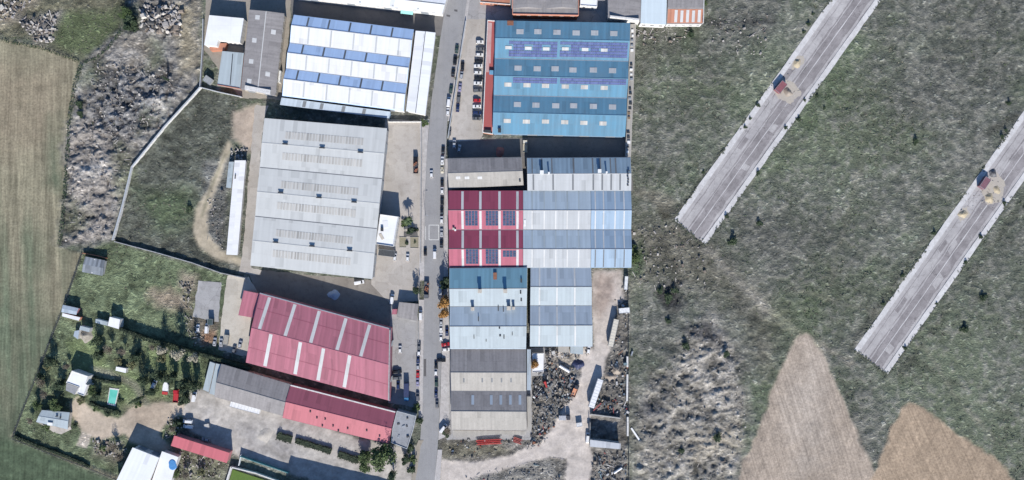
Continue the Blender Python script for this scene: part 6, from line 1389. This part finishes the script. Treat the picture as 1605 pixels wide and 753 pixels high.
debris('rubble', 'stones and rubble scattered through the eastern waste ground', [
    ([(1000, 610), (1050, 570), (1080, 520), (1120, 500), (1160, 560), (1172, 660), (1150, 753), (990, 753)], 650, .2, .65, .15), ([(988, 360), (1050, 350), (1120, 400), (1100, 470), (995, 450)], 160, .3, .9, .2), ([(990, 45), (1090, 45), (1060, 70), (992, 70)], 70, .3, 1.2, .2), ([(1105, 20), (1210, 20), (1200, 90), (1110, 80)], 100, .3, 1.0, .2), ([(1195, 125), (1250, 90), (1255, 150), (1210, 155)], 40, .2, .6, .1), ([(1495, 320), (1560, 270), (1575, 320), (1510, 345)], 70, .2, .6, .1)],
    stone, [4, 4, 3, 2], 8, 0)
# low tufts of grass all over the rough ground: uncountable
def tufts(name, label, n, seed, region, leaf, mats, h=.5, excl=None):
    r = np.random.default_rng(seed); px = r.uniform(region[0], region[2], n); py = r.uniform(region[1], region[3], n); V = []; F = []; MI = []
    X = (px - 802.5) / 3; Y = (376.5 - py) / 3
    I = np.clip(np.rint((X - xs[0]) / STEP).astype(int), 0, len(xs) - 1); J = np.clip(np.rint((Y - ys[0]) / STEP).astype(int), 0, len(ys) - 1)
    ok = (TUFT[J, I] > r.random(n)) & (nC[J, I] + nB[J, I] > r.uniform(-.5, .25, n))
    X, Y, Zz = X[ok], Y[ok], GZ[J, I][ok]; n = len(X); per = 5
    a = r.uniform(0, 6.283, (n, per)); s = leaf * r.uniform(.5, 1.5, (n, 1)) * r.uniform(.7, 1.3, (n, per)); ti = r.uniform(.25, 1.0, (n, per))
    cx = X[:, None] + r.normal(0, leaf * .5, (n, per)); cy = Y[:, None] + r.normal(0, leaf * .5, (n, per)); cz = Zz[:, None] + .02
    dx, dy = np.cos(a), np.sin(a)
    p0 = np.stack([cx - dy * s * .4, cy + dx * s * .4, cz - .1 + 0 * cx], -1); p1 = np.stack([cx + dy * s * .4, cy - dx * s * .4, cz - .1 + 0 * cx], -1)
    p2 = np.stack([cx + dy * s * .25 + dx * s * ti, cy - dx * s * .25 + dy * s * ti, cz + s * h * 1.6 * (1.2 - ti * .6)], -1); p3 = np.stack([cx - dy * s * .25 + dx * s * ti, cy + dx * s * .25 + dy * s * ti, cz + s * h * 1.6 * (1.2 - ti * .6)], -1)
    co = np.stack([p0, p1, p2, p3], 2).reshape(-1, 3).astype(np.float32); nf = n * per
    me = bpy.data.meshes.new(name); me.vertices.add(nf * 4); me.vertices.foreach_set('co', co.ravel()); me.loops.add(nf * 4); me.loops.foreach_set('vertex_index', np.arange(nf * 4, dtype=np.int32))
    me.polygons.add(nf); me.polygons.foreach_set('loop_start', np.arange(0, nf * 4, 4, dtype=np.int32)); 
    for m in mats: me.materials.append(m)
    me.polygons.foreach_set('material_index', np.repeat(r.integers(0, len(mats), n), per).astype(np.int32)); me.update(calc_edges=True)
    o = bpy.data.objects.new(name, me); COL.objects.link(o); return stuff(o, label)
TUFT = np.clip(1 - flat * 2, 0, 1) * (1 - np.clip(mF + m1 + m2 + mask(YARD, 1, 1.2) + mask(DIRT, 1, 1.6), 0, 1)) * (cov.sum(-1) < .36) * np.clip(.75 + nA * 2, .2, 1)
for px, py, w, h in ((0, 0, 1, 1),): pass
tg = [leafmat('tuft_olive', (.075, .085, .06), (.095, .10, .07)), leafmat('tuft_green', (.072, .095, .05), (.09, .11, .06)), leafmat('tuft_straw', (.14, .13, .10), (.18, .165, .125)), leafmat('tuft_grey', (.085, .085, .072), (.11, .105, .09))]
tufts('grass_tufts', 'rough grass tufts over the open ground east of the fence', 34000, 3, (985, -5, 1610, 758), .42, tg, .28)
tufts('grass_tufts', 'weeds and grass tufts over the meadow and waste ground in the west', 11000, 4, (-5, -5, 400, 440), .4, tg, .28)
tufts('grass_tufts', 'garden grass and weeds between the houses in the south west', 5000, 5, (15, 390, 400, 758), .4, [tg[1], tg[2], tg[0]], .3)
# weeds creeping over the edges of the two unfinished streets
for s, lb in ((STRIP1, 'upper'), (STRIP2, 'lower')):
    b = MB(); r = random.Random(len(lb)); pts = []
    for e in ('l', 'r'):
        a, c = W(*s[e][0]), W(*s[e][1]); L = math.dist(a, c); o = (a[0] + 0, a[1])
        for i in range(int(L * 2)):
            t = r.random(); g = .5 + .5 * math.sin(t * L / 5 + 3 * math.sin(t * L / 17))
            if r.random() > g ** 2: continue
            n_ = r.gauss(.2, .45) * (1 if e == 'r' else -1); pts.append((a[0] + (c[0] - a[0]) * t + n_ * .82, a[1] + (c[1] - a[1]) * t - n_ * .57))
    a, c = W(*s['l'][1]), W(*s['r'][1])
    for i in range(70): t = r.random(); pts.append((a[0] + (c[0] - a[0]) * t + r.gauss(-.2, .6), a[1] + (c[1] - a[1]) * t + r.gauss(-.2, .6)))
    for x, y in pts:
        for k in range(4):
            q = r.uniform(.15, .45); z = .18 + r.uniform(0, .25); t1 = r.uniform(0, 6.3); ux, uy, uz = math.cos(t1) * q, math.sin(t1) * q, r.uniform(-.3, .3) * q; vx, vy = -uy * .6, ux * .6; X_, Y_ = x + r.gauss(0, .25), y + r.gauss(0, .25)
            b.face([(X_ - ux, Y_ - uy, z - uz), (X_ + vx, Y_ + vy, z), (X_ + ux, Y_ + uy, z + uz), (X_ - vx, Y_ - vy, z)])
    stuff(b.build('verge_weeds', tg[0], merge=False), 'weeds creeping over the edges of the ' + lb + ' unfinished street')
# small street furniture
x, y = W(664.8, 338, 6); t = thing('street_lamp', 'street lamp on the west pavement beside the painted rectangle', 'street lamp', (x, y, .17))
b = MB(); b.cyl((0, 0, 0), (0, 0, 7.5), .1, .06, 8); part(t, 'pole', b, M['steel']); b = MB(); b.cyl((0, 0, 7.4), (1.6, 0, 7.7), .04, .04, 6); part(t, 'arm', b, M['steel']); b = MB(); b.box((1.8, 0, 7.68), (.7, .3, .14)); part(t, 'lamp_head', b, M['steel'])

# ------------------------------------------------------------------ light, sky, camera
w = bpy.data.worlds.new('World'); scene.world = w; w.use_nodes = True
nt = w.node_tree; bg = nt.nodes['Background']; sk = nt.nodes.new('ShaderNodeTexSky'); sk.sky_type = 'NISHITA'; sk.sun_disc = False
EL = 30.0; AZ = 5.0
sk.sun_elevation = rad(EL); sk.sun_rotation = rad(180 - AZ); sk.air_density = 1.0; sk.dust_density = .6
nt.links.new(sk.outputs[0], bg.inputs[0]); bg.inputs[1].default_value = .1; sk.ozone_density = 7.0
sd = bpy.data.lights.new('sun', 'SUN'); sd.energy = 4.6; sd.angle = rad(.5); sd.color = (1, .955, .89)
so = bpy.data.objects.new('sun', sd); COL.objects.link(so); so.rotation_euler = (rad(90 - EL), 0, rad(AZ)); so.location = (0, -200, 300)
cd = bpy.data.cameras.new('camera'); cd.sensor_fit = 'HORIZONTAL'; cd.sensor_width = 36; cd.lens = 36 * HC / (1605 / 3); cd.clip_start = 1; cd.clip_end = 20000
co = bpy.data.objects.new('camera', cd); COL.objects.link(co); co.location = (0, 0, HC); co.rotation_euler = (0, 0, 0); scene.camera = co
vs = scene.view_settings; vs.view_transform = 'Standard'; vs.look = 'None'; vs.gamma = 1; vs.use_curve_mapping = False; vs.exposure = .74
scene.cycles.max_bounces = 4; scene.cycles.diffuse_bounces = 2
